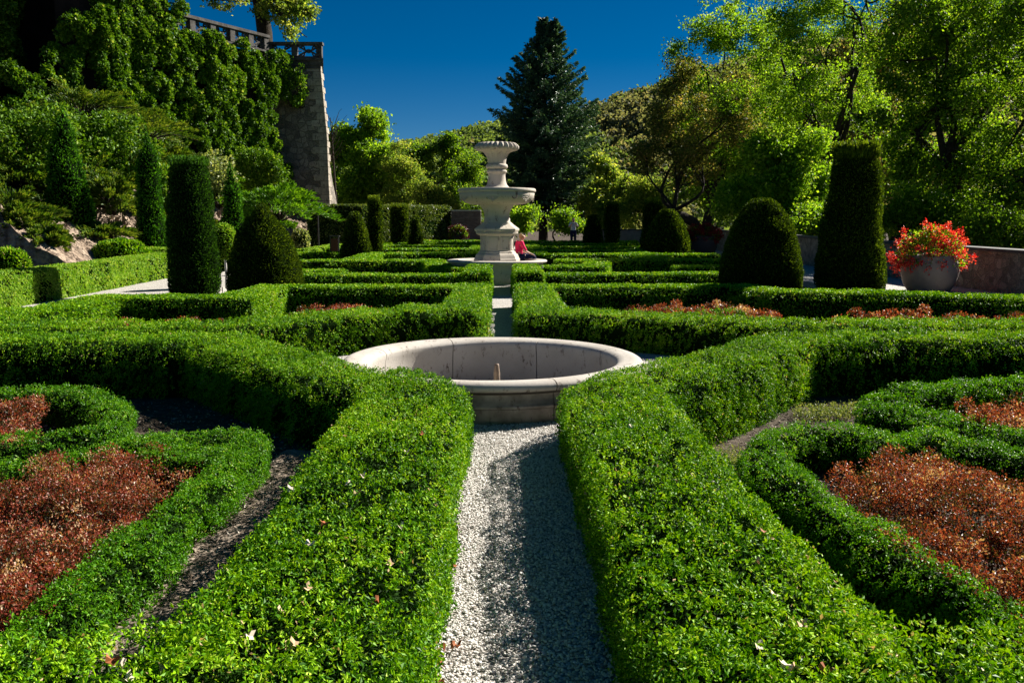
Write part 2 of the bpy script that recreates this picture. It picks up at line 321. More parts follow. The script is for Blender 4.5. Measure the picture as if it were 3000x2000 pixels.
G = Geo([solid('sunlit_soil', (0.16, 0.125, 0.095), 0.95, 0.1, (14, (0.34, 0.28, 0.22), 0.4, 0.7), (60, 0.8, 0.02))]); xs_ = np.linspace(-1.75, -0.7, 22); ys_ = np.linspace(2.3, 6.2, 60); X_, Y_ = np.meshgrid(xs_, ys_, indexing='ij'); Z_ = -0.015+0.012*snoise(np.stack([X_, Y_, 0*X_], -1).reshape(-1, 3), 9, 2).reshape(X_.shape)-0.12*np.clip((-1.62-X_)/.13, 0, 1)  # soil strip, sunlight put into its paler colour
G.add(np.stack([X_, Y_, Z_], -1).reshape(-1, 3), grid_faces(22, 60), 0); tag(G.build('soil'), kind='structure')
sheet('ground', np.array([-2500, -200, -40, -12, 0, 12, 40, 200, 2500.]), ys, -0.12, SOIL, zf=gfar)
# gravel sheets: garden path, basin surround, cross walks, walks beside the walls
def patch(name, polys, dz=0.002, mat=GRAVEL):
    G = Geo([mat])
    for p in polys:
        V = np.array([(x, y, float(gz(y))+dz) for x, y in p]); n = len(V); G.add(V, [list(range(n))], 0)
        G.add(np.r_[V, V-[0, 0, .2]], [(i, i+n, (i+1) % n+n, (i+1) % n) for i in range(n)], 0)
    return tag(G.build(name), kind='structure')
dia = [(-0.5, 6.0), (0.7, 6.0), (0.7, 6.9), (2.8, 9.3), (2.8, 9.95), (0.7, 11.9), (-0.5, 11.9), (-2.8, 9.95), (-2.8, 9.3), (-0.5, 6.9)]
def dia_r(a, cx=-0.09, cy=8.28):
    d = np.array([math.cos(a), math.sin(a)]); best = 99
    for p, q in zip(dia, dia[1:]+dia[:1]):
        p = np.array(p)-(cx, cy); e = np.array(q)-(cx, cy)-p; den = d[0]*e[1]-d[1]*e[0]
        if abs(den) < 1e-9: continue
        t = (p[0]*e[1]-p[1]*e[0])/den; u = (p[0]*d[1]-p[1]*d[0])/den
        if t > 0 and -1e-6 <= u <= 1+1e-6: best = min(best, t)
    return best
ang = sorted(list(np.linspace(0, 2*PI, 72, endpoint=False))+[math.atan2(y-8.28, x+0.09) % (2*PI) for x, y in dia])
ring = []
for a, b in zip(ang, ang[1:]+[ang[0]+2*PI]):
    if b-a < 1e-5: continue
    pt = lambda r_, t_: (-0.09+math.cos(t_)*r_, 8.28+math.sin(t_)*r_)
    ring.append([pt(1.36, a), pt(max(1.38, dia_r(a)), a), pt(max(1.38, dia_r(b)), b), pt(1.36, b)])
patch('path', ring+[[(-0.5, 0.2), (0.7, 0.2), (0.7, 6.0), (-0.5, 6.0)],
               [(-0.5, 11.9), (0.7, 11.9), (0.7, 18), (-0.5, 18)],
               [(-0.5, 18), (0.7, 18), (0.7, 22), (-0.5, 22)],
               [(-2.8, 9.3), (-2.8, 9.95), (-9.5, 9.95), (-9.5, 9.3)], [(2.8, 9.3), (9.5, 9.3), (9.5, 9.95), (2.8, 9.95)]])
patch('side_path', [[(-9.6, 13), (-7.0, 13), (-7.0, 30), (-9.6, 30)], [(-9.6, 30), (-7.0, 30), (-7.0, 50), (-9.6, 50)]], 0.006)
patch('side_path', [[(8.3, 11), (11.6, 11), (11.6, 30), (8.3, 30)], [(8.3, 30), (11.6, 30), (11.6, 50), (8.3, 50)]], 0.006)
patch('side_path', [[(-0.6, 22.2), (0.8, 22.2), (0.8, 30), (-0.6, 30)], [(-0.6, 30), (0.8, 30), (0.8, 50), (-0.6, 50)]], 0.006)
# ------------------------------------------------------------------ pebbles on the near path
def icos():
    t = (1+5**.5)/2; v = np.array([(-1, t, 0), (1, t, 0), (-1, -t, 0), (1, -t, 0), (0, -1, t), (0, 1, t), (0, -1, -t), (0, 1, -t), (t, 0, -1), (t, 0, 1), (-t, 0, -1), (-t, 0, 1)])/2
    f = np.array([(0, 11, 5), (0, 5, 1), (0, 1, 7), (0, 7, 10), (0, 10, 11), (1, 5, 9), (5, 11, 4), (11, 10, 2), (10, 7, 6), (7, 1, 8), (3, 9, 4), (3, 4, 2), (3, 2, 6), (3, 6, 8), (3, 8, 9), (4, 9, 5), (2, 4, 11), (6, 2, 10), (8, 6, 7), (9, 8, 1)])
    return v/1.9*2, f
PEB = leafmat('pebble', [(0.0, (0.20, 0.17, 0.14)), (0.3, (0.46, 0.43, 0.39)), (0.7, (0.68, 0.65, 0.61)), (1.0, (0.80, 0.78, 0.75))], 0.0, 0.75, 0.25, 0.1)
def pebbles(name, XY, size, zbase=0.004):
    n = len(XY); iv, fi = icos()
    s = size*rng.uniform(0.6, 1.3, (n, 1, 1))*rng.uniform(0.6, 1.25, (n, 1, 3)); s[..., 2] *= 0.75
    V = iv[None]*s/2*rng.uniform(0.8, 1.15, (n, 12, 1)); a = rng.uniform(0, 6.28, n); ca, sa = np.cos(a)[:, None], np.sin(a)[:, None]
    x = V[..., 0]*ca-V[..., 1]*sa; y = V[..., 0]*sa+V[..., 1]*ca
    V = np.stack([x, y, V[..., 2]], -1)+np.concatenate([XY, zbase+size.reshape(-1, 1)*0.22+rng.random((n, 1))*0.006], 1)[:, None]
    G = Geo([PEB]); G.add(V.reshape(-1, 3), (fi[None]+12*np.arange(n)[:, None, None]).reshape(-1, 3), 0, np.repeat(np.clip(rng.normal(0.6, 0.25, n), 0, 1), 20))
    return tag(G.build(name), kind='stuff')
n = 26000
yy = 1.9+5.4*rng.random(n)**1.35; xx = rng.uniform(-0.36, 0.54, n)
pb = pebbles('gravel', np.stack([xx, yy], -1), (0.010+0.0006*yy).reshape(-1, 1, 1)); pb['label'] = 'loose white gravel covering the near path'
# ------------------------------------------------------------------ hedges near
HB = 'clipped box hedges of the parterre'
hedge([(-.63, 1.75), (-.63, 6.15), (-.86, 6.55), (-1.25, 6.75), (-3.02, 8.95), (-6.6, 8.95)], 'knee high box hedge left of the near path, bending away before the basin', 0.355, step=0.13)
hedge([(-.34, 2.06), (-4.2, 2.06)], 'box hedge crossing the bottom left corner in front of the red bed', 0.37, step=0.13)
hedge([(.80, 1.75), (.80, 6.0), (1.05, 6.5), (1.9, 7.42), (3.05, 8.95), (7.0, 9.0)], 'knee high box hedge right of the near path with sunlit face beside basin', 0.35, step=0.13)
hedge([(.52, 2.06), (4.2, 2.06)], 'box hedge crossing the bottom right corner in front of the russet bed', 0.37, step=0.13)
# beyond the basin
hedge([(-.57, 16.9), (-.57, 12.2)], 'box hedge on the left of the path between basin and tall fountain', 0.31, step=0.2)
hedge([(-.3, 12.0), (-.9, 12.2), (-1.85, 11.62), (-2.75, 10.72), (-3.35, 10.15), (-7.2, 10.12)], 'box hedge with a sunlit front curving behind the left side of the round basin', 0.37, step=0.18)
hedge([(.6, 16.9), (.6, 12.0)], 'box hedge on the right of the path between basin and tall fountain', 0.33, step=0.2)
hedge([(.30, 11.8), (1.0, 11.6), (2.25, 11.0), (2.95, 10.6), (3.4, 10.25), (8.2, 10.25)], 'box hedge with a shaded front bending behind the right side of the round basin', 0.37, step=0.18)
hedge([(-.28, 16.6), (-4.45, 16.6), (-4.42, 14.2), (-6.5, 14.2), (-6.5, 12.0), (-8.2, 11.9)], 'stepped box hedge closing the middle left bed in front of the dark topiary', 0.38, step=0.22)
hedge([(.3, 16.6), (4.6, 16.6), (5.1, 15.4), (6.6, 15.1), (8.2, 14.1), (10.2, 13.4)], 'box hedge closing the middle right bed in front of the big topiary and flower pot', 0.4, step=0.22)
hedge([(-6.2, 11.0), (-7.2, 11.15)], 'short box hedge block at the left edge of the middle left bed', 0.36, step=0.2)
# around the tall fountain
hedge([(-.57, 22.0), (-.57, 19.3)], 'short taller box hedge left of the path just before the tall fountain', 0.32, 0.56, step=0.25)
hedge([(.62, 22.0), (.62, 19.3)], 'short taller box hedge right of the path just before the tall fountain', 0.34, 0.56, step=0.25)
hedge([(-.28, 19.7), (-5.2, 19.7)], 'long straight box hedge crossing left of the tall fountain foot', 0.36, 0.47, step=0.25)
hedge([(.3, 19.9), (5.6, 20.2)], 'long straight box hedge crossing right of the tall fountain foot, before the broad cone topiary', 0.36, 0.47, step=0.25)
hedge([(-4.1, 22.2), (-5.6, 22.2)], 'low box hedge block beside the broad left cone topiary', 0.45, 0.4, step=0.25)
hedge([(.9, 22.3), (2.4, 22.6), (2.75, 24.4)], 'box hedge with a sunlit front right of the tall fountain basin', 0.38, 0.5, step=0.25)
hedge([(-1.0, 22.4), (-1.6, 23.2), (-2.1, 26.2)], 'box hedge curving round the left of the tall fountain basin', 0.36, 0.45, step=0.25)
hedge([(4.7, 23.2), (6.2, 23.2)], 'short pale green box hedge beside the broad right cone topiary', 0.36, 0.45, step=0.25)
rows = [(26.2, -7.8, -1.9, 'first'), (31.0, -4.1, -.8, 'second'), (31.5, -8.5, -5.0, 'second outer'), (35.0, -7.2, -.8, 'third'), (38.5, -7.6, -.8, 'fourth'), (41.8, -7.0, -.8, 'fifth'), (45.2, -6.6, -.8, 'sixth'),
        (26.4, 1.7, 8.4, 'first'), (30.2, 1.0, 7.6, 'second'), (33.4, 1.0, 7.4, 'third'), (37.0, 1.0, 7.6, 'fourth'), (40.5, 1.0, 7.2, 'fifth'), (44.5, 1.0, 7.0, 'sixth')]
for d, a, b, wd in rows:
    side = 'left' if a < 0 else 'right'
    hedge([(a, d), (b, d+0.05)], '%s thin box hedge row behind the tall fountain on the %s side' % (wd, side), 0.36, 0.45, step=0.5, k=2.2)
for x, a, b, lb in ((-4.6, 26.4, 31.2, 'left cross hedge joining the rows behind the tall fountain'), (-1.0, 31, 45, 'left edge hedge of the middle path behind the tall fountain'),
                    (1.3, 30.2, 44.5, 'right edge hedge of the middle path behind the tall fountain'), (-5.6, 35.0, 41.8, 'left cross hedge in front of the far dark topiaries'), (5.0, 26.4, 33.4, 'right cross hedge near the middle cone topiary')):
    hedge([(x, a), (x, b)], lb, 0.36, 0.46, step=0.5, k=2.2)
# ------------------------------------------------------------------ low hedges in the near beds
def pxpoly(pts, z=0.19):
    return [tuple(U(x, y, z)[:2]) for x, y in pts]
def smooth_poly(p, n=3):
    p = np.asarray(p, float)
    for _ in range(n):
        q = [p[0]]
        for a, b in zip(p[:-1], p[1:]): q += [a*0.75+b*0.25, a*0.25+b*0.75]
        q.append(p[-1]); p = np.array(q)
    return p
LB = 'low dwarf box edgings inside the beds'
def low(pts, label, hw=0.13, h=0.24, z=0.19):
    p = smooth_poly(pxpoly(pts, z), 1)
    return hedge(p, label, hw, h-0.05, LOWBOX, 'dwarf_box_edging', 'hedge', LB, step=0.12, base=0.019, per=0.0030, rough=0.045, r=0.05, k=2.6, jit=0.03)
low([(-300, 1150), (0, 1135), (160, 1140), (290, 1165), (345, 1200), (330, 1250), (200, 1275), (0, 1300), (-250, 1330)], 'low box edging looping round the small red patch in the left bed', 0.14)
hedge(smooth_poly([(-4.2, 4.75), (-2.94, 4.95), (-2.75, 5.25), (-2.56, 5.6), (-2.25, 5.8), (-1.9, 5.85), (-1.69, 5.72), (-1.67, 5.2), (-1.67, 4.0), (-1.66, 2.6)], 2), 'low box edging round the large red barberry patch of the left bed', 0.115, 0.19, LOWBOX, 'dwarf_box_edging', 'hedge', LB, step=0.12, base=0.019, per=0.0030, rough=0.04, r=0.05, k=2.6, jit=0.03)
low([(430, 1290), (560, 1320), (680, 1345)], 'low box edging thickening at the tip of the left red bed', 0.14)
low([(3350, 2080), (3000, 1850), (2820, 1730), (2600, 1580), (2400, 1440), (2280, 1360), (2215, 1305), (2290, 1265), (2400, 1245), (2520, 1250), (2620, 1290)], 'low box edging pointing at the basin round the russet barberry patch of the right bed', 0.115)
low([(2660, 1290), (2760, 1275), (2880, 1300), (3000, 1325), (3200, 1370)], 'low box edging behind the russet barberry patch at the right edge', 0.13)
low([(3300, 1080), (3000, 1115), (2830, 1130), (2680, 1140), (2600, 1165), (2590, 1200), (2700, 1225), (2850, 1240), (3000, 1265), (3250, 1300)], 'low box edging looping round the small russet patch of the right bed', 0.16)
# ------------------------------------------------------------------ barberry beds
def inpoly(P, poly):
    poly = np.asarray(poly); x, y = P[:, 0], P[:, 1]; ins = np.zeros(len(P), bool); j = len(poly)-1
    for i in range(len(poly)):
        xi, yi = poly[i]; xj, yj = poly[j]
        ins ^= ((yi > y) != (yj > y)) & (x < (xj-xi)*(y-yi)/(yj-yi+1e-12)+xi); j = i
    return ins
def bed(poly, label, h=0.3, mat=BARB, name='barberry_bed', dens=1.0, base=0.018, per=0.003, group='red barberry plantings', cat='shrub planting', twigs=True):
    poly = np.asarray(poly, float); lo, hi = poly.min(0), poly.max(0); A = (hi-lo).prod(); dm = np.linalg.norm(poly.mean(0)); L0 = max(base, per*dm)
    nc = int(A*300*dens*(0.018/L0)**1.3)          # leafy shoots
    if twigs:
        br_ = 0.085*(L0/0.018)**.5; nb_ = int(A*1.7/(br_*br_*2.2)*min(1.0, dens)); P = rng.uniform(lo, hi, (nb_, 2)); P = P[inpoly(P, poly)]; m = 230
        rad_ = br_*rng.uniform(.7, 1.35, len(P)); tz = gz(P[:, 1])-0.12+h*(1+.22*snoise(np.c_[P, 0*P[:, 0]], 5, 3))*rng.uniform(.72, 1.08, len(P))-rad_
        d = unit(rng.normal(size=(len(P), m, 3))+np.array([0, 0, .55])); rr = rad_[:, None, None]*rng.uniform(.55, 1.12, (len(P), m, 1))*np.array([1, 1, 1.15])
        Q = (np.c_[P, tz][:, None]+d*rr).reshape(-1, 3); D = unit(d.reshape(-1, 3)*.6+rng.normal(size=Q.shape)*.7+np.array([0, 0, .3])); L = L0*rng.uniform(.5, 1.15, len(Q))
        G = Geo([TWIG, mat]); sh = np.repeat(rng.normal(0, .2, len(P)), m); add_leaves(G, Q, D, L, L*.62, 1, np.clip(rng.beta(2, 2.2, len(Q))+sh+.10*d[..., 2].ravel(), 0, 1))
        for k in range(5):
            e_ = np.c_[P, tz]+unit(rng.normal(size=(len(P), 3))+np.array([0, 0, .8]))*rad_[:, None]*.95; b_ = np.c_[P, gz(P[:, 1])-.12]; S = rng.normal(size=(len(P), 3))*.0016
            V = np.stack([b_-S, b_+S, e_+S*.5, e_-S*.5], 1).reshape(-1, 3); G.add(V, np.arange(len(V)).reshape(-1, 4), 0)
    else:
        P = rng.uniform(lo, hi, (nc, 2)); P = P[inpoly(P, poly)]; z0 = gz(P[:, 1])-.12; m = 30; t = rng.random((len(P), m, 1)); G = Geo([TWIG, mat])
        Q = (np.c_[P, z0][:, None]+np.array([0, 0, h])*t+rng.normal(size=(len(P), m, 3))*np.array([.03, .03, .008])).reshape(-1, 3); D = unit(rng.normal(size=Q.shape)+np.array([0, 0, .6])); L = L0*rng.uniform(.6, 1.2, len(Q)); add_leaves(G, Q, D, L, L*.5, 1, rng.random(len(Q)))
    # dark inner twiggery
    c = poly.mean(0); o = G.build(name, loc=(c[0], c[1], 0)); return tag(o, label, cat, group)
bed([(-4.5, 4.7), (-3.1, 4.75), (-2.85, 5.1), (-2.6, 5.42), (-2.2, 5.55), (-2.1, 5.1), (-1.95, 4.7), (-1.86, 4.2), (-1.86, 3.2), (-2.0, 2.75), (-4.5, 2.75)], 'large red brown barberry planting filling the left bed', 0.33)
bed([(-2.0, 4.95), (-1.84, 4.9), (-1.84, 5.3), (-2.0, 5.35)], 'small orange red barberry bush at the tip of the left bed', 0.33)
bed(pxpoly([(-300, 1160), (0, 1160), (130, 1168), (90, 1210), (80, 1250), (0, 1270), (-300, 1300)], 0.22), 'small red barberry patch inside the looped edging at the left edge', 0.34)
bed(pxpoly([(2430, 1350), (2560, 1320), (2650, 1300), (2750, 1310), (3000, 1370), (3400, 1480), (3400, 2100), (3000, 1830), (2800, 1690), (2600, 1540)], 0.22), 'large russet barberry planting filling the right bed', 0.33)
bed(pxpoly([(2800, 1180), (2900, 1170), (3000, 1150), (3300, 1130), (3300, 1270), (3000, 1235), (2880, 1215)], 0.24), 'small pinkish brown barberry patch inside the looped edging at the right edge', 0.36)
bed([(-3.4, 13.2), (-2.0, 13.0), (-1.6, 13.6), (-2.4, 14.4), (-3.4, 14.2)], 'red barberry strip in the dark middle left bed', 0.37, base=0.03)
bed([(-5.7, 11.3), (-3.9, 11.3), (-4.0, 12.4), (-5.9, 12.3)], 'red barberry strip behind the sunlit hedge far left', 0.37, base=0.03)
bed([(1.7, 12.6), (3.9, 12.2), (4.3, 13.2), (3.6, 13.9), (2.0, 13.9)], 'broad red barberry mound in the middle right bed', 0.42, base=0.03)
bed([(4.5, 11.3), (7.6, 11.3), (7.6, 11.8), (4.5, 11.8)], 'thin line of red barberry tips in the shade at the right', 0.53, base=0.03, dens=0.5)
bed([(-3.9, 21.2), (-2.9, 21.2), (-2.9, 21.8), (-3.9, 21.8)], 'small red barberry patch left of the tall fountain', 0.42, base=0.04)
low([(860, 912), (900, 905), (1080, 908)], 'low box edging behind the red strip of the middle left bed', 0.15, 0.34, 0.34)
low([(1960, 905), (2140, 905), (2190, 918)], 'low box edging beside the red mound of the middle right bed', 0.15, 0.34, 0.34)
# weeds in the bare soil
WEED = leafmat('weed_leaf', [(0.0, (0.05, 0.09, 0.02)), (0.5, (0.13, 0.19, 0.05)), (1.0, (0.3, 0.33, 0.12))], 0.35, 0.5, 0.3)
for pts, lb in (([(840, 1350), (930, 1345), (920, 1430), (850, 1450)], 'tuft of pale weeds beside the left hedge'), ([(400, 1810), (560, 1760), (600, 1720), (560, 1830), (420, 1850)], 'weeds growing in the soil at the bottom left'),
                ([(700, 1500), (790, 1440), (800, 1480), (720, 1560)], 'weeds along the strip of bare soil left'), ([(2330, 1200), (2520, 1190), (2540, 1215), (2340, 1235)], 'pale ground cover where the right hedges meet'),
                ([(2090, 1320), (2190, 1330), (2180, 1380), (2110, 1370)], 'ground cover in front of the right sunlit hedge face')):
    bed(pxpoly(pts, -0.08), lb, 0.10, WEED, 'weeds', 1.6, 0.016, 0.003, 'weeds between hedges', 'weeds', False)
# ------------------------------------------------------------------ soil litter and fallen leaves
LITTER = leafmat('litter', [(0.0, (0.05, 0.035, 0.025)), (0.5, (0.22, 0.17, 0.12)), (1.0, (0.55, 0.5, 0.42))], 0.0, 0.8, 0.2, 0.2)
G = Geo([LITTER]); n = 9000
P = np.c_[rng.uniform(-4.2, -0.95, n), rng.uniform(2.4, 8.4, n), np.full(n, -0.11)]; P2 = P.copy(); P2[:, 0] = rng.uniform(1.1, 4.2, n); P = np.r_[P, P2]
P3 = np.c_[rng.uniform(-1.62, -1.0, 2600), rng.uniform(2.4, 6, 2600), np.full(2600, .004)]; P = np.r_[P, P3]
D = unit(rng.normal(size=P.shape)*np.array([1, 1, 0.25])); add_leaves(G, P, D, rng.uniform(0.01, 0.04, len(P)), rng.uniform(0.006, 0.016, len(P)), 0, rng.random(len(P)))
tag(G.build('leaf_litter'), 'bark chips and dry litter on the bare soil of the beds', kind='stuff')
FALL = [solid('dry_leaf_tan', (0.55, 0.38, 0.22), 0.7), solid('dry_leaf_brown', (0.32, 0.10, 0.03), 0.7), solid('dry_leaf_pale', (0.65, 0.55, 0.42), 0.7)]
leafmesh = []
for q in range(3):
    G = Geo([FALL[q]]); th = np.linspace(0, 2*PI, 11)[:-1]; r = 0.017*(0.6+0.4*np.abs(np.cos(th*2.5)))*np.where(np.abs(th-PI) < 0.4, 1.4, 1)
    V = np.c_[np.cos(th)*r*1.3, np.sin(th)*r, 0.012*np.cos(th*2)+0.006*np.sin(3*th)]; V = np.r_[V, [[0, 0, -0.002]]]
    G.add(V, [(i, (i+1) % 10, 10) for i in range(10)], 0); o = G.build('fallen_leaf'); leafmesh.append(o)
spots = [(1200, 1275), (1235, 1270), (1020, 1415), (1045, 1440), (850, 1430), (730, 1860), (860, 1885), (330, 1930), (350, 1945), (480, 1945), (375, 1985), (1170, 1540), (1140, 1650), (950, 1530), (910, 1590), (820, 1790), (1060, 1390), (1190, 1320), (900, 1720), (1100, 1760),
         (2000, 1525), (2040, 1527), (2130, 1455), (2095, 1435), (1975, 1405), (2240, 1560), (2270, 1745), (2350, 1825), (2220, 1888), (2300, 1945), (2330, 1955), (2420, 1960), (2900, 1900), (2890, 1950), (2895, 1975), (2600, 1880), (2060, 1430), (1790, 1140), (1850, 1250), (2215, 1645)]
used = [0, 0, 0]
def place(mi, p, rz, tilt, label, group):
    o = leafmesh[mi] if not used[mi] else leafmesh[mi].copy()
    if used[mi]: col.objects.link(o)
    used[mi] = 1; o.location = tuple(p); o.rotation_euler = (tilt, tilt*0.6, rz); tag(o, label, 'leaf', group)
for i, (x, y) in enumerate(spots):
    place(i % 3 if i % 3 != 1 or i % 2 else 2, U(x, y, 0.475), rng.uniform(0, 6), rng.uniform(-.5, .5), 'dry fallen leaf lying on top of a near box hedge', 'fallen leaves on the near hedges')
for x, y in [(1270, 1762), (1268, 1800), (1330, 1655), (1335, 1550), (1275, 1710), (1330, 1890), (1340, 1885), (1295, 1895), (1290, 1940), (1325, 1640), (1290, 1990)]:
    place(1, U(x, y, 0.03), rng.uniform(0, 6), rng.uniform(-.3, .3), 'brown fallen leaf lying on the white gravel path', 'fallen leaves on the gravel path')
# ------------------------------------------------------------------ stone
def stonemat(name, c, c2, stain=(0.05, 0.045, 0.04), sc_=3.0, amount=0.62, bump=0.25):
    m, t, o = newmat(name); g = t.nodes.new('ShaderNodeTexCoord')
    n1 = t.nodes.new('ShaderNodeTexNoise'); n1.inputs['Scale'].default_value = sc_; n1.inputs['Detail'].default_value = 8; n1.inputs['Roughness'].default_value = 0.6
    n2 = t.nodes.new('ShaderNodeTexNoise'); n2.inputs['Scale'].default_value = sc_*3.1; n2.inputs['Detail'].default_value = 10; n2.inputs['Roughness'].default_value = 0.75
    mp = t.nodes.new('ShaderNodeMapping'); mp.inputs['Scale'].default_value = (1.7, 1.7, 0.8)
    t.links.new(g.outputs['Object'], mp.inputs[0]); t.links.new(g.outputs['Object'], n1.inputs['Vector']); t.links.new(mp.outputs[0], n2.inputs['Vector'])
    a = ramp(t, n1.outputs[0], [(0.3, c), (0.7, c2)]); b = ramp(t, n2.outputs[0], [(amount, (0, 0, 0)), (amount+0.09, (1, 1, 1))])
    mx = t.nodes.new('ShaderNodeMixRGB'); t.links.new(b, mx.inputs[0]); t.links.new(a, mx.inputs[1]); mx.inputs[2].default_value = (*stain, 1)
    p = t.nodes.new('ShaderNodeBsdfPrincipled'); p.inputs['Roughness'].default_value = 0.8; p.inputs['Specular IOR Level'].default_value = 0.2
    t.links.new(mx.outputs[0], p.inputs['Base Color'])
    bp = t.nodes.new('ShaderNodeBump'); bp.inputs['Strength'].default_value = bump; bp.inputs['Distance'].default_value = 0.02
    t.links.new(n2.outputs[0], bp.inputs['Height']); t.links.new(bp.outputs[0], p.inputs['Normal']); t.links.new(p.outputs[0], o.inputs[0]); return m
STONE = stonemat('pale_limestone', (0.40, 0.36, 0.31), (0.50, 0.465, 0.415), (0.13, 0.10, 0.08), 2.5, 0.565)
def darken_outer(m):  # darker mottling on the outer face below the rim
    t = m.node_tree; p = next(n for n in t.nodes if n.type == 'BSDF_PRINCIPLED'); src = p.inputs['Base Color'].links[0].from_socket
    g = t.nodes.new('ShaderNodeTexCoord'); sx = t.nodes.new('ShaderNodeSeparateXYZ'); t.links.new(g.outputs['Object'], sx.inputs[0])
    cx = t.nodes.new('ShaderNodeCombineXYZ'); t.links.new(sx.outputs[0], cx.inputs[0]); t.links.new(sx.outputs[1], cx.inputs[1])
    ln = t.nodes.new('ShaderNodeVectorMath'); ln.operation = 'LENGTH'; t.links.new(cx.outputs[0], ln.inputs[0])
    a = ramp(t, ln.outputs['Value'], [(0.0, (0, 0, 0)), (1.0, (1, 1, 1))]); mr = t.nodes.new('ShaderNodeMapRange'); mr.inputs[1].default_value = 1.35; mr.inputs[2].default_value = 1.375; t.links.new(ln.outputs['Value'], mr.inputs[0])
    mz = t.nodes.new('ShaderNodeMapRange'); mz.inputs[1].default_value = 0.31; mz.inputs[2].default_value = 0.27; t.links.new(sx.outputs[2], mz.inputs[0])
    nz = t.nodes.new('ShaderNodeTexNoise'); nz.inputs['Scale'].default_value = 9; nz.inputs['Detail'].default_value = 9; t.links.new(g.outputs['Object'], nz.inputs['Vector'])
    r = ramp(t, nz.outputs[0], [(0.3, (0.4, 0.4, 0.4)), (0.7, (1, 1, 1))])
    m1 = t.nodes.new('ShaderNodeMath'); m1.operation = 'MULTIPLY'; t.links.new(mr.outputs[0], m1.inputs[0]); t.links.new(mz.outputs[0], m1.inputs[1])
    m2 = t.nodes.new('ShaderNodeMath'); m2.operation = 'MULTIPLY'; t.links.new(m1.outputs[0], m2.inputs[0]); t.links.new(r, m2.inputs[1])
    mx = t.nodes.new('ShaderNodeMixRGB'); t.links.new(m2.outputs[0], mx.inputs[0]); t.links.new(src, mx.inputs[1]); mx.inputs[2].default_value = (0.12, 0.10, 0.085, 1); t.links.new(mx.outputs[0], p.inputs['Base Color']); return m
BSTONE = darken_outer(stonemat('basin_limestone', (0.38, 0.345, 0.30), (0.47, 0.44, 0.395), (0.12, 0.09, 0.07), 2.5, 0.565))
STONE2 = stonemat('fountain_limestone', (0.40, 0.35, 0.29), (0.49, 0.44, 0.37), (0.14, 0.105, 0.08), 2.0, 0.565, 0.4)
MORTAR = solid('dark_joint', (0.05, 0.042, 0.035), 0.9)
def arcp(cx, cz, r1, r2, a0, a1, n=7):
    return [(cx+r1*math.cos(a), cz+r2*math.sin(a)) for a in np.linspace(a0, a1, n)]
# small round basin
bx, by = -0.09, 8.28
bas = empty('round_basin', (bx, by, 0), 'low round white stone basin between the near hedges', 'basin')
prof = [(1.40, -0.2), (1.40, 0.130), (1.415, 0.142), (1.415, 0.160), (1.40, 0.168), (1.40, 0.182), (1.39, 0.19), (1.385, 0.235), (1.39, 0.262)]+arcp(1.375, 0.315, 0.088, 0.052, -PI/2+0.4, PI/2, 9)+[(1.33, 0.362)]+arcp(1.315, 0.30, 0.115, 0.06, PI/2, PI, 8)+[(1.205, 0.26), (1.215, 0.22), (1.225, 0.1), (1.225, -0.2)]
gap = R(0.22)
for i in range(8):
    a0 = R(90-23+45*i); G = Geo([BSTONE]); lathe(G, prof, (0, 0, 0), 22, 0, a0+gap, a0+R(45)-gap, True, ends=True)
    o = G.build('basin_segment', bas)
    for e in o.data.polygons: pass
G = Geo([MORTAR]); pm = [(r-0.012 if r > 1.3 else r+0.012, z-0.012) for r, z in prof]; lathe(G, pm, (0, 0, 0), 96, 0); G.build('mortar_core', bas)
G = Geo([GRAVEL]); th = np.linspace(0, 2*PI, 48, endpoint=False); G.add(np.c_[np.cos(th)*1.24, np.sin(th)*1.24, np.full(48, -0.10)], [list(range(48))], 0); G.build('basin_floor', bas)
G = Geo([solid('weathered_pipe', (0.30, 0.22, 0.15), 0.7, 0.3, (8, (0.12, 0.09, 0.07), 0.4, 0.6))])
lathe(G, [(0.0, -0.10), (0.045, -0.10), (0.042, 0.02), (0.034, 0.05), (0.031, 0.2), (0.024, 0.26), (0.022, 0.285), (0.0, 0.288)], (0.04, 0, 0), 16)
G.build('nozzle', bas)
# debris in basin
G = Geo([LITTER]); n = 1500; a = rng.uniform(0, 2*PI, n); r = 1.2*np.sqrt(rng.random(n)); P = np.c_[bx+np.cos(a)*r, by+np.sin(a)*r, np.full(n, -0.09)]
add_leaves(G, P, unit(rng.normal(size=P.shape)*np.array([1, 1, .3])), 0.04, 0.02, 0, rng.random(n)); tag(G.build('basin_debris'), 'dry leaves and grit lying on the floor of the round basin', kind='stuff')
# ------------------------------------------------------------------ tall fountain
fx, fy = -0.13, 23.75; fz = float(gz(fy))
ft = empty('fountain', (fx, fy, fz), 'tall tiered pale stone fountain with fluted urn on top', 'fountain')
Z0 = fz
def zy(zoomy): return UD(1456, 380+zoomy/3.267, fy)[2]-Z0
def rp(px): return px/3.267*fy/F*1.0
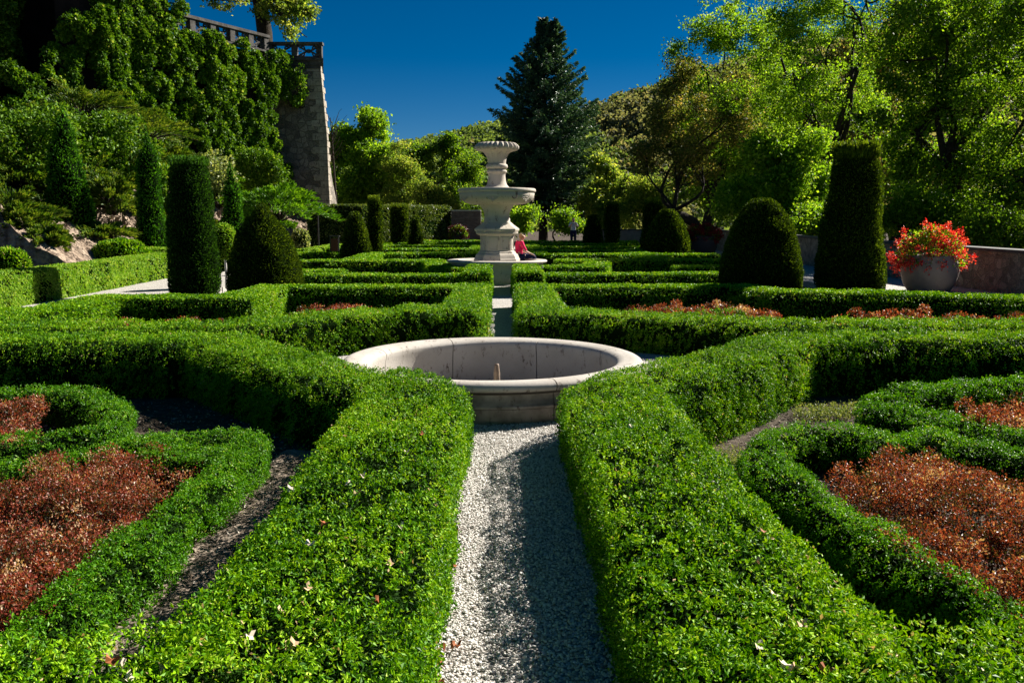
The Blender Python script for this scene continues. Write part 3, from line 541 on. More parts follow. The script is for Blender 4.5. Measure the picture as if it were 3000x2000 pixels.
# outer basin
bp_ = [(1.30, -0.05), (1.30, 0.27), (1.285, 0.285), (1.285, 0.50), (1.30, 0.515), (1.36, 0.53), (1.39, 0.56), (1.37, 0.59), (1.30, 0.60), (1.08, 0.60), (1.06, 0.58), (1.06, 0.3), (0, 0.3)]
G = Geo([STONE]); lathe(G, bp_, (0, 0, 0), 96, 0); G.build('outer_basin', ft)
def part(name, prof, seg, flute=None, smooth=True, rot=0, mat=STONE2):
    G = Geo([mat]); lathe(G, prof, (0, 0, 0), seg, 0, smooth=smooth, flute=flute, rot=rot); return G.build(name, ft)
ORT = R(22.5-14)
oc = lambda l: [(rp(r)*1.04, zy(y)) for y, r in l]
part('pedestal_base', [(0.0, 0.28)]+[(rp(222)*1.04, 0.28)]+oc([(1272, 222), (1262, 222), (1258, 214), (1240, 214), (1225, 205), (1205, 198), (1190, 190), (1180, 175), (1165, 170), (1160, 160), (1155, 158)])+[(0, zy(1150))], 8, None, False, ORT)
part('pedestal_die', [(rp(156)*1.03, zy(1160)), (rp(153)*1.03, zy(1100)), (rp(156)*1.03, zy(1020)), (rp(164)*1.03, zy(1005))], 8, None, False, ORT)
part('cornice', oc([(1008, 166), (1000, 180), (996, 188), (975, 190), (972, 200), (962, 206), (948, 207), (944, 200), (935, 190), (922, 172), (905, 150), (890, 135), (886, 130)])+[(0, zy(884))], 8, None, False, ORT)
# raised panels
for i in range(8):
    a = ORT+R(22.5)+i*R(45); ap = rp(156)*1.03*math.cos(R(22.5)); G = Geo([STONE2])
    hw_ = rp(44)
    for (u0, u1, z0_, z1_) in ((-hw_, hw_, zy(1148), zy(1140)), (-hw_, hw_, zy(1036), zy(1028)), (-hw_, -hw_+0.02, zy(1140), zy(1036)), (hw_-0.02, hw_, zy(1140), zy(1036))):
        box(G, (ap-0.02, u0, z0_), (ap+0.014, u1, z1_))
    o = G.build('panel_moulding', ft); o.rotation_euler = (0, 0, a)
# dentils
G = Geo([STONE2])
for i in range(72):
    a = i*2*PI/72; rr = rp(196); c_, s_ = math.cos(a), math.sin(a)
    V = np.array([(x, y, z) for z in (zy(994), zy(974)) for x, y in ((rr-0.05, -0.018), (rr+0.012, -0.018), (rr+0.012, 0.018), (rr-0.05, 0.018))])
    V = np.c_[V[:, 0]*c_-V[:, 1]*s_, V[:, 0]*s_+V[:, 1]*c_, V[:, 2]]; G.add(V, [(0, 3, 2, 1), (4, 5, 6, 7), (0, 1, 5, 4), (1, 2, 6, 5), (2, 3, 7, 6), (3, 0, 4, 7)], 0)
G.build('dentil_band', ft)
part('upper_pedestal', [(rp(r), zy(y)) for y, r in [(888, 130), (880, 128), (876, 124), (852, 124), (848, 118), (800, 120), (770, 130), (745, 146), (728, 162), (722, 168), (716, 168)]]+[(0, zy(714))], 64)
bowl = [(0, zy(722)), (rp(170), zy(720)), (rp(250), zy(714)), (rp(300), zy(700)), (rp(332), zy(676)), (rp(350), zy(645)), (rp(356), zy(612)), (rp(350), zy(604)), (rp(362), zy(600)), (rp(368), zy(590)), (rp(366), zy(572)), (rp(358), zy(566)), (rp(335), zy(568)), (rp(320), zy(600)), (rp(150), zy(640)), (0, zy(640))]
part('bowl', bowl, 96)
part('urn_foot', [(0, zy(640)), (rp(150), zy(640)), (rp(150), zy(566)), (rp(140), zy(560)), (rp(112), zy(548)), (rp(94), zy(525)), (rp(84), zy(490)), (rp(80), zy(440)), (rp(82), zy(418)), (rp(92), zy(412)), (rp(96), zy(400)), (rp(90), zy(388)), (rp(80), zy(384)), (rp(80), zy(376)), (rp(98), zy(372)), (rp(104), zy(352)), (rp(98), zy(336)), (rp(88), zy(330)), (0, zy(328))], 64)
def fl(th, r, z):
    zz = (z-zy(330))/(zy(120)-zy(330)); am = np.clip(zz*1.6-0.3, 0, 1)*0.075
    return r*(1+am*(np.abs(np.cos(th*12))[:, None]*2-1)), z
part('fluted_urn', [(rp(r), zy(y)) for y, r in [(334, 84), (300, 86), (270, 92), (240, 104), (218, 122), (206, 150), (200, 180), (184, 196), (164, 196), (144, 182), (130, 165), (128, 150), (150, 120), (200, 80), (240, 20), (240, 0.5)]], 192, fl)
G = Geo([STONE2])     # carved wreath bosses on the bowl
for a in [R(-96), R(-40), R(10), R(70), R(130), R(190), R(-150)]:
    for (du, dz, rr) in ((0, 0, 0.055), (-0.075, 0.0, 0.04), (0.075, 0.0, 0.04), (0.0, -0.05, 0.035), (-0.12, 0.03, 0.03), (0.12, 0.03, 0.03)):
        c = np.array([math.cos(a+du/0.95)*rp(346), math.sin(a+du/0.95)*rp(346), zy(662)+dz]); th = np.linspace(0, 2*PI, 13)
        ea = np.array([-math.sin(a), math.cos(a), 0]); pts = c+np.outer(np.cos(th), ea)*rr+np.outer(np.sin(th), [0, 0, 1])*rr*0.8; tube(G, pts, 0.012, 0, 5)
G.build('carved_garland', ft)
G = Geo([solid('iron_stain', (0.12, 0.09, 0.07), 0.6)])   # hooked iron spout on the bowl
a = R(-61); c = np.array([math.cos(a)*rp(362), math.sin(a)*rp(362), 0]); ea = np.array([-math.sin(a), math.cos(a), 0]); hk = [c+ea*0.03+[0, 0, zy(600)], c+ea*0.03+[0, 0, zy(640)], c+ea*0.01+[0, 0, zy(662)], c-ea*0.06+[0, 0, zy(668)], c-ea*0.11+[0, 0, zy(655)], c-ea*0.11+[0, 0, zy(645)]]
tube(G, hk, 0.014, 0, 6); G.build('hook', ft)
# ------------------------------------------------------------------ topiary
def at(x, d): p = UD(x, 655, d); return np.array([p[0], d, float(gz(d))])
def topz(y, d): return UD(1470, y, d)[2]-float(gz(d))
def column(x, ytop, d, wpx, label, mat=YEW, cat='topiary', taper=0.85, tufts=500, group='clipped yew columns', seed=0, rtop=0.12, tl=0.2):
    hh = topz(ytop, d); r = wpx/2*d/F; return topiary(at(x, d), [(0, r*0.9), (hh*.15, r), (hh*0.5, r*(1+taper)/2*1.03), (hh*0.85, r*taper), (hh-rtop, r*taper*0.97), (hh-rtop*.3, r*taper*.8), (hh, 0.01)], label, mat, 'yew_column' if mat is YEW else 'thuja_column', cat, group, 0.05, tufts=tufts, seed=seed, up=0.7, tuftlen=tl)
def cone(x, ytop, d, wpx, tpx, label, seed=0, bulge=0.0):
    hh = topz(ytop, d); r = wpx/2*d/F; rt = tpx/2*d/F
    return topiary(at(x, d), [(0, r*0.93), (hh*.08, r), (hh*.35, r*.86+rt*.14+bulge*r), (hh*.7, r*.46+rt*.54+bulge*r*1.2), (hh*.92, rt*1.05), (hh*.985, rt*.7), (hh, 0.01)], label, YEW, 'yew_cone', 'topiary', 'clipped yew cones', 0.03, seed=seed, base=0.025, k=2.2)
column(560, 478, 19.5, 142, 'tall dark clipped column standing between the pale hedge and the broad left cone', THUJAD, tufts=900, seed=2, taper=0.78, group='clipped yew columns')
column(2498, 458, 18.5, 190, 'very tall black yew column standing left of the pot of red flowers', taper=0.72, tufts=1800, seed=3, rtop=0.25, tl=0.35)
cone(770, 598, 19.0, 212, 46, 'broad dark yew cone on the left with olive green sunlit edge', 4, 0.06)
cone(2232, 583, 19.2, 238, 95, 'broadest dark yew cone, on the right before the parapet wall', 5, 0.06)
cone(1042, 620, 31, 92, 34, 'slim yew cone with a bright green right edge near the stone bastion', 6)
column(1098, 583, 32.5, 46, 'slim dark column directly behind the cone near the bastion', seed=7, tufts=300, taper=0.8)
column(1170, 603, 42, 50, 'square topped dark column before the tall pale hedge', seed=8, tufts=300, taper=0.95)
cone(1217, 632, 41, 46, 22, 'small black yew cone before the tall pale hedge', 9)
cone(1738, 630, 43, 60, 34, 'small black yew cone right of the spruce', 10)
column(1792, 595, 41, 44, 'dark column touching the small cone right of the spruce', seed=11, tufts=250, taper=0.9)
column(1912, 590, 35, 64, 'dark yew column behind the middle right cone', seed=12, tufts=300, taper=0.8)
cone(1956, 613, 33, 138, 50, 'middle sized yew cone on the right before the far red flower pot', 13, 0.05)
def spire(x, ytop, d, wpx, label, seed):
    hh = topz(ytop, d); r = wpx/2*d/F
    return topiary(at(x, d), [(0, r*0.95), (hh*.2, r), (hh*.5, r*.85), (hh*.75, r*.55), (hh*.9, r*.3), (hh, 0.01)], label, THUJA, 'thuja_spire', 'topiary', 'tall pointed thuja spires', 0.09, seed=seed, up=0.8, base=0.05, per=0.0026, asp=0.45, jit=0.06, k=1.9)
spire(205, 312, 27, 132, 'tallest pointed thuja spire, leftmost, beside the rocky bank', 21)
spire(443, 368, 28, 86, 'pointed thuja spire between the rocky bank and the dark column', 22)
spire(682, 478, 30, 68, 'shorter pointed thuja spire behind the dark column and broad cone', 23)
# lollipop standard
lo_ = empty('standard_tree', at(655, 21.5), 'small ball headed standard shrub on a pale stem beside the dark column', 'shrub')
G = Geo([CORE, FRESH]); pr = densify([(0.75, 0.02), (0.72, 0.12), (0.95, 0.27), (1.25, 0.30), (1.45, 0.25), (1.6, 0.1), (1.62, 0.01)], 16)
P = revolve(pr, 20, (0, 0, 0), 0.02, 1, 0.04); G.add(P.reshape(-1, 3), grid_faces(20, 16, True), 0); P = revolve(pr, 20, (0, 0, 0), 0.02, 1) + np.array(lo_.location); 
surf_leaves(G, P, True, 1, 2.0, 0.03, 0.0026); 
for i in range(1, len(G.v)): G.v[i] = G.v[i]-np.array(lo_.location)
G.build('crown', lo_)
G = Geo([solid('pale_stem', (0.55, 0.52, 0.48), 0.8)]); tube(G, [(0, 0, 0), (0.01, 0, 0.4), (0, 0, 0.85)], [0.035, 0.03, 0.028]); G.build('stem', lo_)
# ------------------------------------------------------------------ pale hedge on the left, mounds
hedge([(-9.75, 10.5), (-9.75, 18), (-9.9, 25.6)], 'tall pale green privet hedge along the left walk', 0.3, 0.70, FRESH, 'privet_hedge', 'hedge', None, step=0.25, base=0.03, per=0.0024, out=0.5, up=0.9, rough=0.02)
hedge([(-9.7, 25.9), (-11.2, 27.2)], 'darker end of hedge behind the dark column on the left', 0.35, 0.8, FRESH, 'privet_hedge', 'hedge', None, step=0.3, base=0.04)
hedge([(-7.4, 33.0), (-7.4, 38.5)], 'small yellow green hedge below the signpost', 0.3, 0.5, FRESH, 'privet_hedge', 'hedge', None, step=0.4, base=0.05)
hedge([(-9.6, 33.0), (-7.4, 33.0)], 'low hedge line left of the litter bin', 0.3, 0.5, FRESH, 'privet_hedge', 'hedge', None, step=0.4, base=0.05)
def mound(x, d, wpx, ytop, label, mat, seed, base=0.05, name='clipped_shrub', ell=0.8, z0=None):
    hh = max(0.3, topz(ytop, d)); r = wpx/2*d/F; c = at(x, d)
    if z0 is not None: c[2] = z0; hh = UD(1470, ytop, d)[2]-z0
    return topiary(c, [(0, r*.9), (hh*.3, r), (hh*.65, r*.88), (hh*.88, r*.6), (hh, .01)], label, mat, name, 'shrub', 'rounded clipped shrubs', 0.06, seed=seed, base=base, per=0.0028, ell=ell, asp=0.55, core=CORE)
mound(352, 25.5, 190, 697, 'flat domed clipped shrub behind the pale hedge left', BOX, 31)
mound(20, 22, 130, 722, 'rounded glossy shrub at the far left edge behind the pale hedge', BOX, 32)
mound(877, 38, 62, 668, 'round variegated shrub at the foot of the bastion', PALEB, 33, 0.06)
mound(655, 28, 70, 700, 'rounded shrub peeping out beside the dark column', FRESH, 34)
# far tall hedge
hedge([(-9.6, 43.2), (-7.3, 43.4), (-3.4, 50.6)], 'tall pale clipped hedge screening the far end beside the bastion', 0.6, 2.3, leafmat('hornbeam_leaf', [(0, (0.03, 0.06, 0.012)), (.5, (0.08, 0.13, 0.02)), (1, (0.19, 0.24, 0.05))], .3), 'hornbeam_hedge', 'hedge', None, step=0.6, base=0.08, r=0.2, k=2.4)
# ------------------------------------------------------------------ walls
def rubble(name, scale, cols, mort=(0.12, 0.10, 0.085), bump=0.6, wscale=(1, 1, 1)):
    m, t, o = newmat(name); g = t.nodes.new('ShaderNodeTexCoord'); mp = t.nodes.new('ShaderNodeMapping'); mp.inputs['Scale'].default_value = wscale; t.links.new(g.outputs['Object'], mp.inputs[0])
    nn = t.nodes.new('ShaderNodeTexNoise'); nn.inputs['Scale'].default_value = scale*1.5
    t.links.new(mp.outputs[0], nn.inputs['Vector']); mxv = t.nodes.new('ShaderNodeMixRGB'); mxv.inputs[0].default_value = 0.08; t.links.new(mp.outputs[0], mxv.inputs[1]); t.links.new(nn.outputs['Color'], mxv.inputs[2])
    v = t.nodes.new('ShaderNodeTexVoronoi'); v.inputs['Scale'].default_value = scale; t.links.new(mxv.outputs[0], v.inputs['Vector'])
    ve = t.nodes.new('ShaderNodeTexVoronoi'); ve.feature = 'DISTANCE_TO_EDGE'; ve.inputs['Scale'].default_value = scale; t.links.new(mxv.outputs[0], ve.inputs['Vector'])
    c = ramp(t, v.outputs['Color'], [(i/(len(cols)-1), k) for i, k in enumerate(cols)])
    n2 = t.nodes.new('ShaderNodeTexNoise'); n2.inputs['Scale'].default_value = scale*6; n2.inputs['Detail'].default_value = 8; t.links.new(mp.outputs[0], n2.inputs['Vector'])
    mu = t.nodes.new('ShaderNodeMixRGB'); mu.blend_type = 'MULTIPLY'; mu.inputs[0].default_value = 0.8; t.links.new(c, mu.inputs[1]); t.links.new(ramp(t, n2.outputs[0], [(0.3, (0.4, 0.4, 0.4)), (0.7, (1.3, 1.3, 1.3))]), mu.inputs[2])
    e = ramp(t, ve.outputs['Distance'], [(0.02, (0, 0, 0)), (0.07, (1, 1, 1))]); mx = t.nodes.new('ShaderNodeMixRGB'); t.links.new(e, mx.inputs[0]); mx.inputs[1].default_value = (*mort, 1); t.links.new(mu.outputs[0], mx.inputs[2])
    p = t.nodes.new('ShaderNodeBsdfPrincipled'); p.inputs['Roughness'].default_value = 0.9; t.links.new(mx.outputs[0], p.inputs['Base Color'])
    b = t.nodes.new('ShaderNodeBump'); b.inputs['Strength'].default_value = bump; b.inputs['Distance'].default_value = 0.06
    ad = t.nodes.new('ShaderNodeMath'); ad.operation = 'MULTIPLY_ADD'; t.links.new(e, ad.inputs[0]); ad.inputs[1].default_value = 0.7; t.links.new(n2.outputs[0], ad.inputs[2]); t.links.new(ad.outputs[0], b.inputs['Height']); t.links.new(b.outputs[0], p.inputs['Normal']); t.links.new(p.outputs[0], o.inputs[0]); return m
RUB = rubble('parapet_rubble', 6.0, [(0.13, 0.10, 0.07), (0.26, 0.21, 0.15), (0.42, 0.35, 0.26), (0.18, 0.125, 0.085)], (0.25, 0.21, 0.165), 1.0)
BASTM = rubble('bastion_rubble', 3.4, [(0.10, 0.085, 0.065), (0.20, 0.17, 0.135), (0.32, 0.28, 0.22), (0.06, 0.05, 0.04)], (0.15, 0.13, 0.105), 1.0)
COPE = solid('slate_coping', (0.045, 0.045, 0.045), 0.7, 0.3, (5, (0.10, 0.10, 0.095), 0.4, 0.7), (30, 0.4, 0.01))
QUO = stonemat('quoin_stone', (0.22, 0.19, 0.15), (0.42, 0.37, 0.30), (0.10, 0.085, 0.065), 2.2, 0.52, 0.6)
def wall(name, poly, thick, hfun, mat, label, cope=True, coping=COPE):
    e = empty(name, (poly[0][0], poly[0][1], 0), label, 'wall'); off = np.array([poly[0][0], poly[0][1], 0])
    G = Geo([mat]); C = Geo([coping]); poly = np.asarray(poly, float)
    for a, b in zip(poly[:-1], poly[1:]):
        t = unit(b-a); n = np.array([t[1], -t[0]]); N_ = 8
        for g_, h0, h1, th in ((G, -0.1, 1, thick/2), (C, None, None, thick/2+0.06)):
            rows_ = []
            for i in range(N_+1):
                p = a+(b-a)*i/N_; z = float(gz(p[1])); hh = hfun(i/N_)
                zl, zh = (z-0.2, z+hh) if g_ is G else (z+hh+0.001, z+hh+0.075)
                q = p-n*th; s = p+n*th; rows_.append([(q[0], q[1], zl), (q[0], q[1], zh), (s[0], s[1], zh), (s[0], s[1], zl)])
            Pg = np.array(rows_)-off; g_.add(Pg.reshape(-1, 3), np.r_[grid_faces(N_+1, 4), [[i*4+3, (i+1)*4+3, (i+1)*4, i*4] for i in range(N_)]], 0); g_.add(Pg[0], [(0, 1, 2, 3)], 0); g_.add(Pg[-1], [(3, 2, 1, 0)], 0)
    G.build('masonry', e)
    if cope: C.build('coping', e)
    return e
wall('parapet_wall', [(12.1, 12), (11.6, 22), (11.3, 30), (11.2, 50)], 0.4, lambda t: 0.98, RUB, 'rubble stone parapet wall with dark slate coping running along the right walk')
wall('end_wall', [(11.0, 50.2), (5.6, 50.2)], 0.4, lambda t: 0.9, solid('rendered_wall', (0.34, 0.27, 0.22), .9, .2, (3, (.22, .17, .13), .35, .7), (20, .4, .02)), 'low plastered wall closing the far right end of the garden')
wall('garden_wall', [(-2.9, 50.0), (-1.2, 50.0)], 0.5, lambda t: 2.0, rubble('purple_brick', 5, [(0.12, 0.08, 0.07), (0.18, 0.12, 0.10), (0.25, 0.19, 0.16)], wscale=(1, 1, 3)), 'stretch of weathered brick wall at the far end left of the fountain', True, STONE)
# ------------------------------------------------------------------ bastion with balustrade
BD = 47.5
bl = UD(800, 165, BD); br = UD(936, 180, BD); ztop = br[2]; gb = 0.2
bottomR = UD(1003, 700, BD)[0]; midR = UD(966, 460, BD)[0]
bs = empty('stone_bastion', (br[0], BD, 0), 'tall grey stone bastion with pale corner quoins and sloping foot', 'bastion'); off = np.array([br[0], BD, 0])
ztab = [(0.0, UD(974, 700, BD)[0]), (UD(0, 640, BD)[2], UD(970, 640, BD)[0]), (UD(0, 540, BD)[2], UD(964, 540, BD)[0]), (UD(0, 400, BD)[2], UD(958, 400, BD)[0]), (UD(0, 280, BD)[2], UD(946, 280, BD)[0]), (ztop, br[0])]
zs = np.linspace(0, ztop, 40); xr = np.interp(zs, [a for a, b in ztab], [b for a, b in ztab])
batter = (ztop-zs)*0.05
D2 = BD+2.5; xs2 = np.interp(zs, [0, UD(0, 640, D2)[2], UD(0, 540, D2)[2], UD(0, 460, D2)[2], ztop], [UD(1006, 700, D2)[0], UD(996, 640, D2)[0], UD(976, 540, D2)[0], UD(962, 460, D2)[0], UD(930, 180, D2)[0]])
G = Geo([BASTM]); P = np.stack([np.c_[np.full(40, -15.5), BD-batter*.6, zs], np.c_[xr, BD-batter*.6, zs], np.c_[xs2, BD+2.5+0*zs, zs], np.c_[xs2-3, BD+9+0*zs, zs], np.c_[np.full(40, -15.5), BD+9+0*zs, zs]], 0)-off
G.add(P.reshape(-1, 3), grid_faces(5, 40, True), 0); G.build('masonry', bs)
G = Geo([QUO]); z = 0.0; i = 0
while z < ztop-0.4:
    hq = 0.36+0.04*math.sin(i*2.3); x = float(np.interp(z+hq/2, zs, xr)); lq = 0.75 if i % 2 else 0.42; b_ = (ztop-z)*0.05*.6
    xt, xb = float(np.interp(z+hq-0.03, zs, xr)), float(np.interp(z, zs, xr)); bt = (ztop-z-hq)*0.03
    q0 = BD-b_-0.03; q1 = BD-bt-0.03; ly = 1.17-lq
    V = np.array([(xb-lq, q0, z), (xb+.03, q0, z), (xb+.03, q0+ly, z), (xb-lq, q0+ly, z), (xb-lq, q1, z+hq-.03), (xt+.03, q1, z+hq-.03), (xt+.03, q1+ly, z+hq-.03), (xb-lq, q1+ly, z+hq-.03)])-off
    G.add(V, [(0, 3, 2, 1), (4, 5, 6, 7), (0, 1, 5, 4), (1, 2, 6, 5), (2, 3, 7, 6), (3, 0, 4, 7)], 0); z += hq; i += 1
G.build('quoins', bs)
DARKS = solid('dark_weathered_stone', (0.10, 0.095, 0.088), 0.9, 0.2, (3, (0.04, 0.035, 0.03), 0.4, 0.65), (12, 0.5, 0.03))
G = Geo([DARKS]); xl = -15.5
for (dz0, dz1, pr_) in ((-0.10, 0.08, 0.08), (0.08, 0.30, 0.14), (0.30, 0.42, 0.26)):
    q = np.array([(xl, BD-pr_), (br[0]+pr_, BD-pr_), (br[0]+pr_-1.9, BD+9), (xl, BD+9)]); V = np.array([(x, y, z) for z in (ztop+dz0-.3, ztop+dz1-.301) for x, y in q])-off; G.add(V, [(0, 3, 2, 1), (4, 5, 6, 7), (0, 1, 5, 4), (1, 2, 6, 5), (2, 3, 7, 6), (3, 0, 4, 7)], 0)
G.build('cornice', bs)
zb = ztop+0.12; zt_ = UD(0, 122, BD)[2]
def ornate_balustrade(a, b, z0, z1, nbay, label, parent_cat='balustrade'):
    a = np.array(a, float); b = np.array(b, float); e = empty('balustrade', (*a, z0), label, parent_cat, 'openwork balustrades of the terrace'); t = unit(b-a); Lh = np.linalg.norm(b-a); e.rotation_euler = (0, 0, math.atan2(t[1], t[0]))
    hh = z1-z0; G = Geo([DARKS]); box(G, (0, -.16, 0), (Lh, .16, 0.09)); G.build('plinth', e)
    G = Geo([DARKS]); box(G, (-.05, -.2, hh-0.14), (Lh+.05, .2, hh)); G.build('rail', e)
    G = Geo([DARKS]); bw = Lh/nbay
    for i in range(nbay+1):
        x = min(max(i*bw, 0.16), Lh-0.16); Gp = Geo([DARKS]); box(Gp, (x-.15, -.15, .121), (x+.15, .15, hh-.141)); Gp.build('post', e)
    for i in range(nbay):
        m = (i+.5)*bw; iw = bw-0.3; ih = hh-.27; zc = .12+ih/2
        for s in (-1, 1):
            for k in (-1, 1):
                th = np.linspace(0, PI*1.35, 12); cx = m+s*iw*.26; r0 = ih*.23
                tube(G, np.c_[cx+s*np.cos(th)*r0*(1-th*.1), 0*th, zc+k*(ih*.22)+k*np.sin(th)*r0*(1-th*.1)], .045, 0, 6)
                tube(G, [(m, 0, zc), (m+s*iw*.2, 0, zc+k*ih*.12), (m+s*iw*.48, 0, zc+k*ih*.46)], .05, 0, 6)
            tube(G, [(m+s*iw*.5, 0, zc), (m+s*iw*.3, 0, zc)], .03, 0, 5)
        th = np.linspace(0, 2*PI, 13); tube(G, np.c_[m+np.cos(th)*ih*.16, 0*th, zc+np.sin(th)*ih*.16], .03, 0, 5)
    box(G, (.12, -.02, .122), (Lh-.12, .02, .15)); box(G, (.12, -.02, hh-.172), (Lh-.12, .02, hh-.142)); G.build('tracery', e); return e
ornate_balustrade((-12.55, BD+0.1), (br[0]+0.15, BD+0.1), zb, zt_, 2, 'dark openwork stone balustrade on top of the bastion facing the garden')
# retaining wall covered with ivy
W0 = np.array([-12.15, BD-1.7]); wdir = unit(np.array([-2.7, -4.6])); W1 = W0+wdir*9.8
Wm = W0+wdir*5.9
ornate_balustrade(tuple(Wm), tuple(W0-wdir*0.1), zb, zt_, 5, 'dark openwork stone balustrade running back along the ivy wall')
W2 = np.array([W1[0], W1[1]+2.5]); W3 = np.array([-21.9, W2[1]]); W4 = np.array([-20.9, 35.5]); W5 = np.array([-28, 27.5])
cw = empty('castle_wall', (W0[0], W0[1], 0), 'high castle retaining wall hidden under ivy above the rocky bank', 'wall'); off = np.array([W0[0], W0[1], 0])
BLK = solid('shaded_facade', (0.025, 0.02, 0.018), .95, .1, (1.5, (.012, .01, .009), .4, .6), (6, .5, .05))  # shade of the recess and ivy gaps put into near black
plan = [W0, W1, W2, W3, W4, W5]; zt = [ztop, ztop, 22, 22, 24, 24]
for a, b, h_, mt, nm in ((np.array([-12.45, BD]), W0, ztop, BLK, 'wall_face'), (W0, Wm, ztop, BLK, 'wall_face'), (Wm, W1, 22, BLK, 'wall_face'), (W1, W2, 22, BLK, 'wall_face'), (W2, W3, 22, BLK, 'shaded_facade'), (W3, W4, 24, BLK, 'wall_face'), (W4, W5, 24, BASTM, 'wall_face')):
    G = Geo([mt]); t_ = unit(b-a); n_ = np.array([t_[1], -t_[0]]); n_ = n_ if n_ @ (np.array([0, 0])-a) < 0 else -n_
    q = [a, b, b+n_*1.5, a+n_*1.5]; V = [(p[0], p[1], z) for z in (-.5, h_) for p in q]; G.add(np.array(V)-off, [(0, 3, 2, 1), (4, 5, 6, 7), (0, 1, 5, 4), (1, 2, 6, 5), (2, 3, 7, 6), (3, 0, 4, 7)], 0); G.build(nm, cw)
# windows in the dark facade
GLS = solid('window_glass', (0.03, 0.04, 0.06), 0.15, 0.6); FRM = solid('window_bar', (0.14, 0.15, 0.2), 0.6)
for x0, x1 in ((222, 247), (272, 300)):
    a = UD(x0, 215, W2[1]-.05); b = UD(x1, 130, W2[1]-.05); win = Geo([GLS]); box(win, np.array([a[0], W2[1]-.06, a[2]])-off, np.array([b[0], W2[1]-.001, b[2]])-off); wo_ = win.build('window', cw)
    G = Geo([FRM])
    for i in range(5): x = a[0]+(b[0]-a[0])*i/4; box(G, np.array([x-.02, W2[1]-.1, a[2]])-off, np.array([x+.02, W2[1]-.061, b[2]])-off)
    for i in range(8): z = a[2]+(b[2]-a[2])*i/7; box(G, np.array([a[0], W2[1]-.125, z-.02])-off, np.array([b[0], W2[1]-.101, z+.02])-off)
    G.build('glazing_bars', wo_)
def ivy(a, b, z0, z1, label, maskf=None, n=60000, thick=0.9, mat=IVY, size=0.125, seed=0, droop=0.0):
    a = np.array(a, float); b = np.array(b, float); t_ = unit(b-a); n_ = np.array([t_[1], -t_[0]]); n_ = n_ if n_ @ (np.array([0, 0])-a) > 0 else -n_; Lh = np.linalg.norm(b-a)
    # clusters: lumpy pads of leaves that jut from the wall
    nc = int(Lh*(z1-z0)*9.0); U_ = rng.uniform(-1.2, Lh, nc); Zc = rng.uniform(z0, z1, nc)
    if maskf is not None:
        k = maskf(U_, Zc); U_, Zc = U_[k], Zc[k]
    nz = snoise(np.c_[U_, Zc, 0*U_], 0.9, seed); k = snoise(np.c_[U_*1.4, Zc, 0*U_+3], 2.6, seed+50) > -.95; U_, Zc, nz = U_[k], Zc[k], nz[k]; dep = thick*(0.3+0.28*nz)+rng.uniform(0, .25, len(U_)); rad = rng.uniform(.14, .34, len(U_))
    per = max(10, int(n/len(U_))); m = len(U_)
    d = unit(rng.normal(size=(m, per, 3))+np.array([0, 0.7, .45])); rr = rad[:, None, None]*rng.uniform(.75, 1.05, (m, per, 1))
    loc = d*rr; u = U_[:, None]+loc[..., 0]; o_ = np.maximum(0.03, dep[:, None]+loc[..., 1]); z = Zc[:, None]+loc[..., 2]*1.15
    P = np.stack([a[0]+t_[0]*u+n_[0]*o_, a[1]+t_[1]*u+n_[1]*o_, z], -1).reshape(-1, 3)
    nn = np.stack([t_[0]*d[..., 0]+n_[0]*d[..., 1], t_[1]*d[..., 0]+n_[1]*d[..., 1], d[..., 2]], -1).reshape(-1, 3)
    D = unit(nn*.5+rng.normal(size=P.shape)*.7+np.array([0, 0, -.2-droop])); L = size*rng.uniform(.6, 1.3, len(P))
    G = Geo([mat]); add_leaves(G, P, D, L, L*.85, 0, np.clip(rng.beta(2, 2.4, len(P))+np.repeat(rng.normal(0, .1, m), per), 0, 1)); o = G.build('ivy', loc=(a[0], a[1], 0)); return tag(o, label, 'ivy', 'ivy draping the castle wall')
wl = np.linalg.norm(W1-W0)
ivy(W0, W1, 2.4, ztop+0.2, 'thick glossy ivy covering the tall wall left of the bastion', lambda u, z: (u > -0.55+0.45*np.sin(z*1.1)-np.clip(z-8, 0, .5)) & (z < ztop+.1-np.where(u < 3.6, .2+.25*np.sin(u*3), -.9)), 150000, seed=1)
ivy(Wm, W1, ztop-1, 19, 'ivy rising above the balustrade end to the top of the picture', lambda u, z: u > -.3+.3*np.sin(z*2), 26000, .9, seed=7)
ivy(W1+np.array([0, .2]), W1+np.array([-3.2, -3.6]), 9.5, 19, 'ivy mass hanging at the top of the picture between dark facade and balustrade', lambda u, z: (u < .3+(z-11)*.22), 30000, .8, seed=2)
ivy(W1+np.array([-.2, .2]), W1+np.array([-4.4, -5.2]), 3.6, 10.4, 'ivy covering the wall below the dark facade', lambda u, z: z < 10.4-u*.85+.6*np.sin(u*2), 45000, .8, seed=5)
ivy(W3+np.array([0.2, -1]), W4+np.array([0.2, 0]), 7.5, 24, 'bright ivy curtain left of the dark facade', lambda u, z: u > .2+.5*np.sin(z*.9), 52000, 1.0, seed=3)
ivy(W4, W5, 6, 24, 'bright ivy curtain at the upper left edge', None, 60000, 1.0, seed=4)
